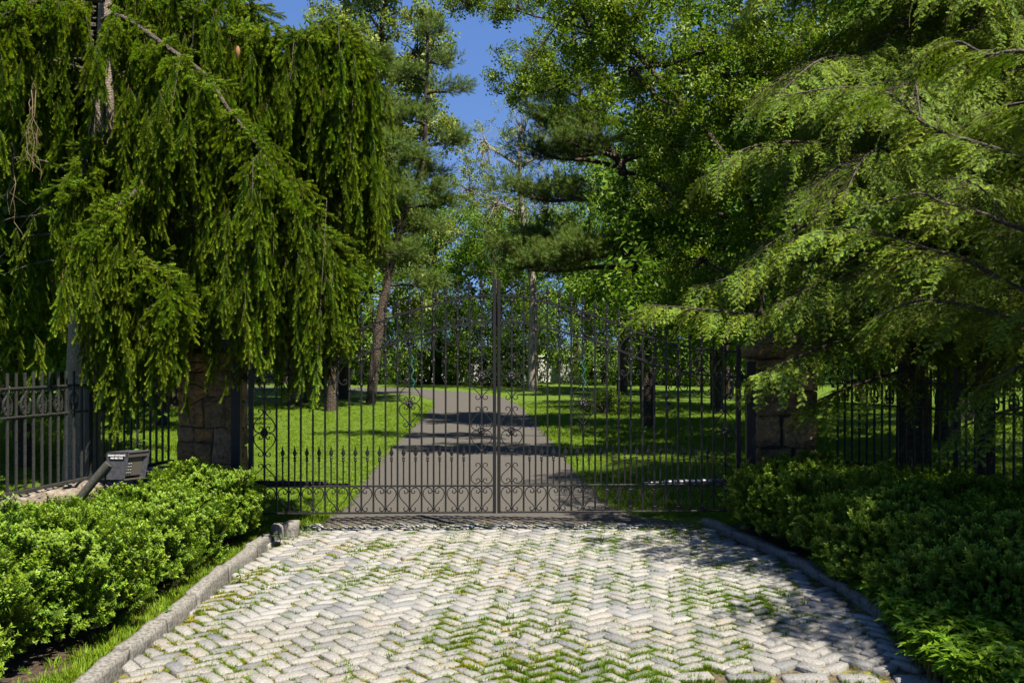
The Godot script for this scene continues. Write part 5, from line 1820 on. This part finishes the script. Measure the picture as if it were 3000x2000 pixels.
		part(t, "stems", wood.mesh(), M.bark_dark)
		for k in 190:
			var u := unit()
			bunch.put(R.randi() % 4, Transform3D(along((u + Vector3.UP * 0.5).normalized(), rr(0, TAU), rr(0.7, 1.1)), Vector3(u.x * 1.3, hh + u.y * hh * 0.9, u.z * 0.9) * Vector3(rr(0.6, 1.0), 1, rr(0.6, 1.0))), shade_of(0.7, 1.15, 0.1))
		plant(t, "foliage", LIB.big, M.leaf, bunch)

func crowned(label: String, base: Vector3, h: float, low: float, lo: float, hi: float, lobes: int, clumps: int, per: int, group: String) -> void:
	var lb := []
	for k in lobes:
		var f := low + (1.0 - low) * (k + 0.5) / lobes
		var a := k * 2.39996 + rr(-0.4, 0.4)
		var w := h * 0.24 * sin(PI * clampf(0.15 + f * 0.8, 0.0, 0.95))
		lb.append([base + Vector3(cos(a) * w, h * f, sin(a) * w), Vector3(h * 0.17, h * 0.12, h * 0.17) * rr(0.85, 1.2)])
	leafy_tree("woodland_tree", label, [base, base + Vector3(rr(-0.1, 0.1), h * 0.3, 0), base + Vector3(rr(-0.2, 0.2), h * 0.6, 0), base + Vector3(rr(-0.3, 0.3), h * 0.92, 0)], 0.022 * h, lb, LIB.big, M.leaf, M.bark_dark, 1.1, lo, hi, clumps, per, group)

func build_garden_things() -> void:
	# white wall glimpsed between trunks
	var w := thing("garden_wall", "white rendered wall glimpsed between the far trunks", "wall", Vector3(-0.5, 0, -46.5))
	for k in 3:
		var b := MB.new()
		b.box(Vector3(-3.0 + k * 3.0, 0.55, 0), Vector3(1.497, 0, 0), Vector3(0, 0.6, 0), Vector3(0, 0, 0.12), 0.01)
		part(w, "wall_panel", b.mesh(), M.white_wall)
	var c := MB.new()
	c.box(Vector3(0, 1.19, 0), Vector3(4.5, 0, 0), Vector3(0, 0.04, 0), Vector3(0, 0, 0.17), 0.01)
	part(w, "coping", c.mesh(), M.white_wall)
	# path light on its stake
	var p := at(1958, 1225, 24.5)
	var t := thing("path_light", "small black path light on a stake in the right lawn", "lamp", Vector3(p.x, 0, p.z))
	var b := MB.new()
	b.tube([Vector3(-0.02, -0.03, 0), Vector3(0.0, 0.2, 0)], [0.012, 0.012], 8)
	part(t, "stake", b.mesh(), M.iron)
	for e in [[-0.045, 0.008], [0.045, 0.008]]:
		b = MB.new()
		b.box(Vector3(e[0], 0.275, 0), Vector3(e[1], 0, 0), Vector3(0, 0.08, 0), Vector3(0, 0, 0.03), 0.002)
		part(t, "frame", b.mesh(), M.iron)
	b = MB.new()
	b.box(Vector3(0, 0.205, 0), Vector3(0.055, 0, 0), Vector3(0, 0.009, 0), Vector3(0, 0, 0.035), 0.002)
	part(t, "base", b.mesh(), M.iron)
	b = MB.new()
	b.box(Vector3(0, 0.362, 0), Vector3(0.06, 0, 0), Vector3(0, 0.01, 0), Vector3(0, 0, 0.04), 0.002)
	part(t, "cap", b.mesh(), M.iron)
	b = MB.new()
	b.box(Vector3(0, 0.283, 0), Vector3(0.036, 0, 0), Vector3(0, 0.068, 0), Vector3(0, 0, 0.012))
	part(t, "lens", b.mesh(), M.lamp_glass)
	# dark shrub on the lawn
	var sp := at(1768, 1212, 26.0)
	var s := thing("lawn_shrub", "small dark loose shrub on the right lawn by the driveway", "shrub", Vector3(sp.x, 0, sp.z))
	var bunch := Bunch.new(4)
	var wood := MB.new()
	for k in 26:
		var u := unit()
		u.y = absf(u.y) * 0.8
		var tip := Vector3(u.x * 0.55, 0.1 + u.y * 0.6, u.z * 0.5)
		wood.tube([Vector3(0, -0.03, 0), tip * 0.5 + Vector3(0, 0.08, 0), tip], [0.012, 0.008, 0.004], 4, false)
		for m in 8:
			bunch.put(R.randi() % 4, Transform3D(along((u + unit() * 0.6).normalized(), rr(0, TAU), rr(0.5, 0.8)), tip * rr(0.6, 1.05) + unit() * 0.06), shade_of(0.8, 1.2))
	part(s, "stems", wood.mesh(), M.bark_dark)
	plant(s, "foliage", LIB.leaf, M.leaf, bunch)

func _ready() -> void:
	R.seed = 20240607
	rock_noise.seed = 11
	rock_noise.frequency = 0.35
	rock_noise.fractal_octaves = 3
	# camera: level, 35 mm lens on full frame
	var cam := Camera3D.new()
	cam.name = "camera"
	cam.position = Vector3(0, EYE, 0)
	cam.fov = rad_to_deg(2.0 * atan(1000.0 / FOCAL))
	cam.near = 0.1
	cam.far = 600.0
	add_child(cam)
	# sky
	var env := Environment.new()
	env.background_mode = Environment.BG_SKY
	var sky := ProceduralSkyMaterial.new()
	sky.sky_top_color = lin(0.040, 0.086, 0.22)
	sky.sky_horizon_color = lin(0.105, 0.19, 0.37)
	sky.sky_curve = 0.12
	sky.ground_bottom_color = lin(0.05, 0.06, 0.04)
	sky.ground_horizon_color = lin(0.12, 0.15, 0.14)
	sky.sun_angle_max = 2.0
	env.sky = Sky.new()
	env.sky.sky_material = sky
	env.tonemap_mode = Environment.TONE_MAPPER_LINEAR
	env.tonemap_exposure = 2.7
	env.sdfgi_enabled = true
	env.ssao_enabled = true
	env.ssil_enabled = true
	var we := WorldEnvironment.new()
	we.name = "world"
	we.environment = env
	add_child(we)
	# sun: behind the camera's right shoulder, about sixty degrees high
	var sun := DirectionalLight3D.new()
	sun.name = "sun"
	sun.light_energy = 1.6
	sun.light_angular_distance = 0.53
	sun.light_color = Color(1.0, 0.965, 0.905)
	sun.shadow_enabled = true
	add_child(sun)
	sun.look_at_from_position(Vector3(3.45, 10.0, 4.45), Vector3.ZERO, Vector3.UP)

	make_materials()
	make_library()
	print("library")
	build_ground()
	build_apron()
	build_kerbs()
	build_wings()
	build_pillars()
	build_gate()
	print("hard things")
	build_keypad()
	build_garden_things()
	build_shrubs()
	build_grass()
	print("low plants")
	build_spruce()
	build_hemlocks()
	build_trees()
	print("trees")
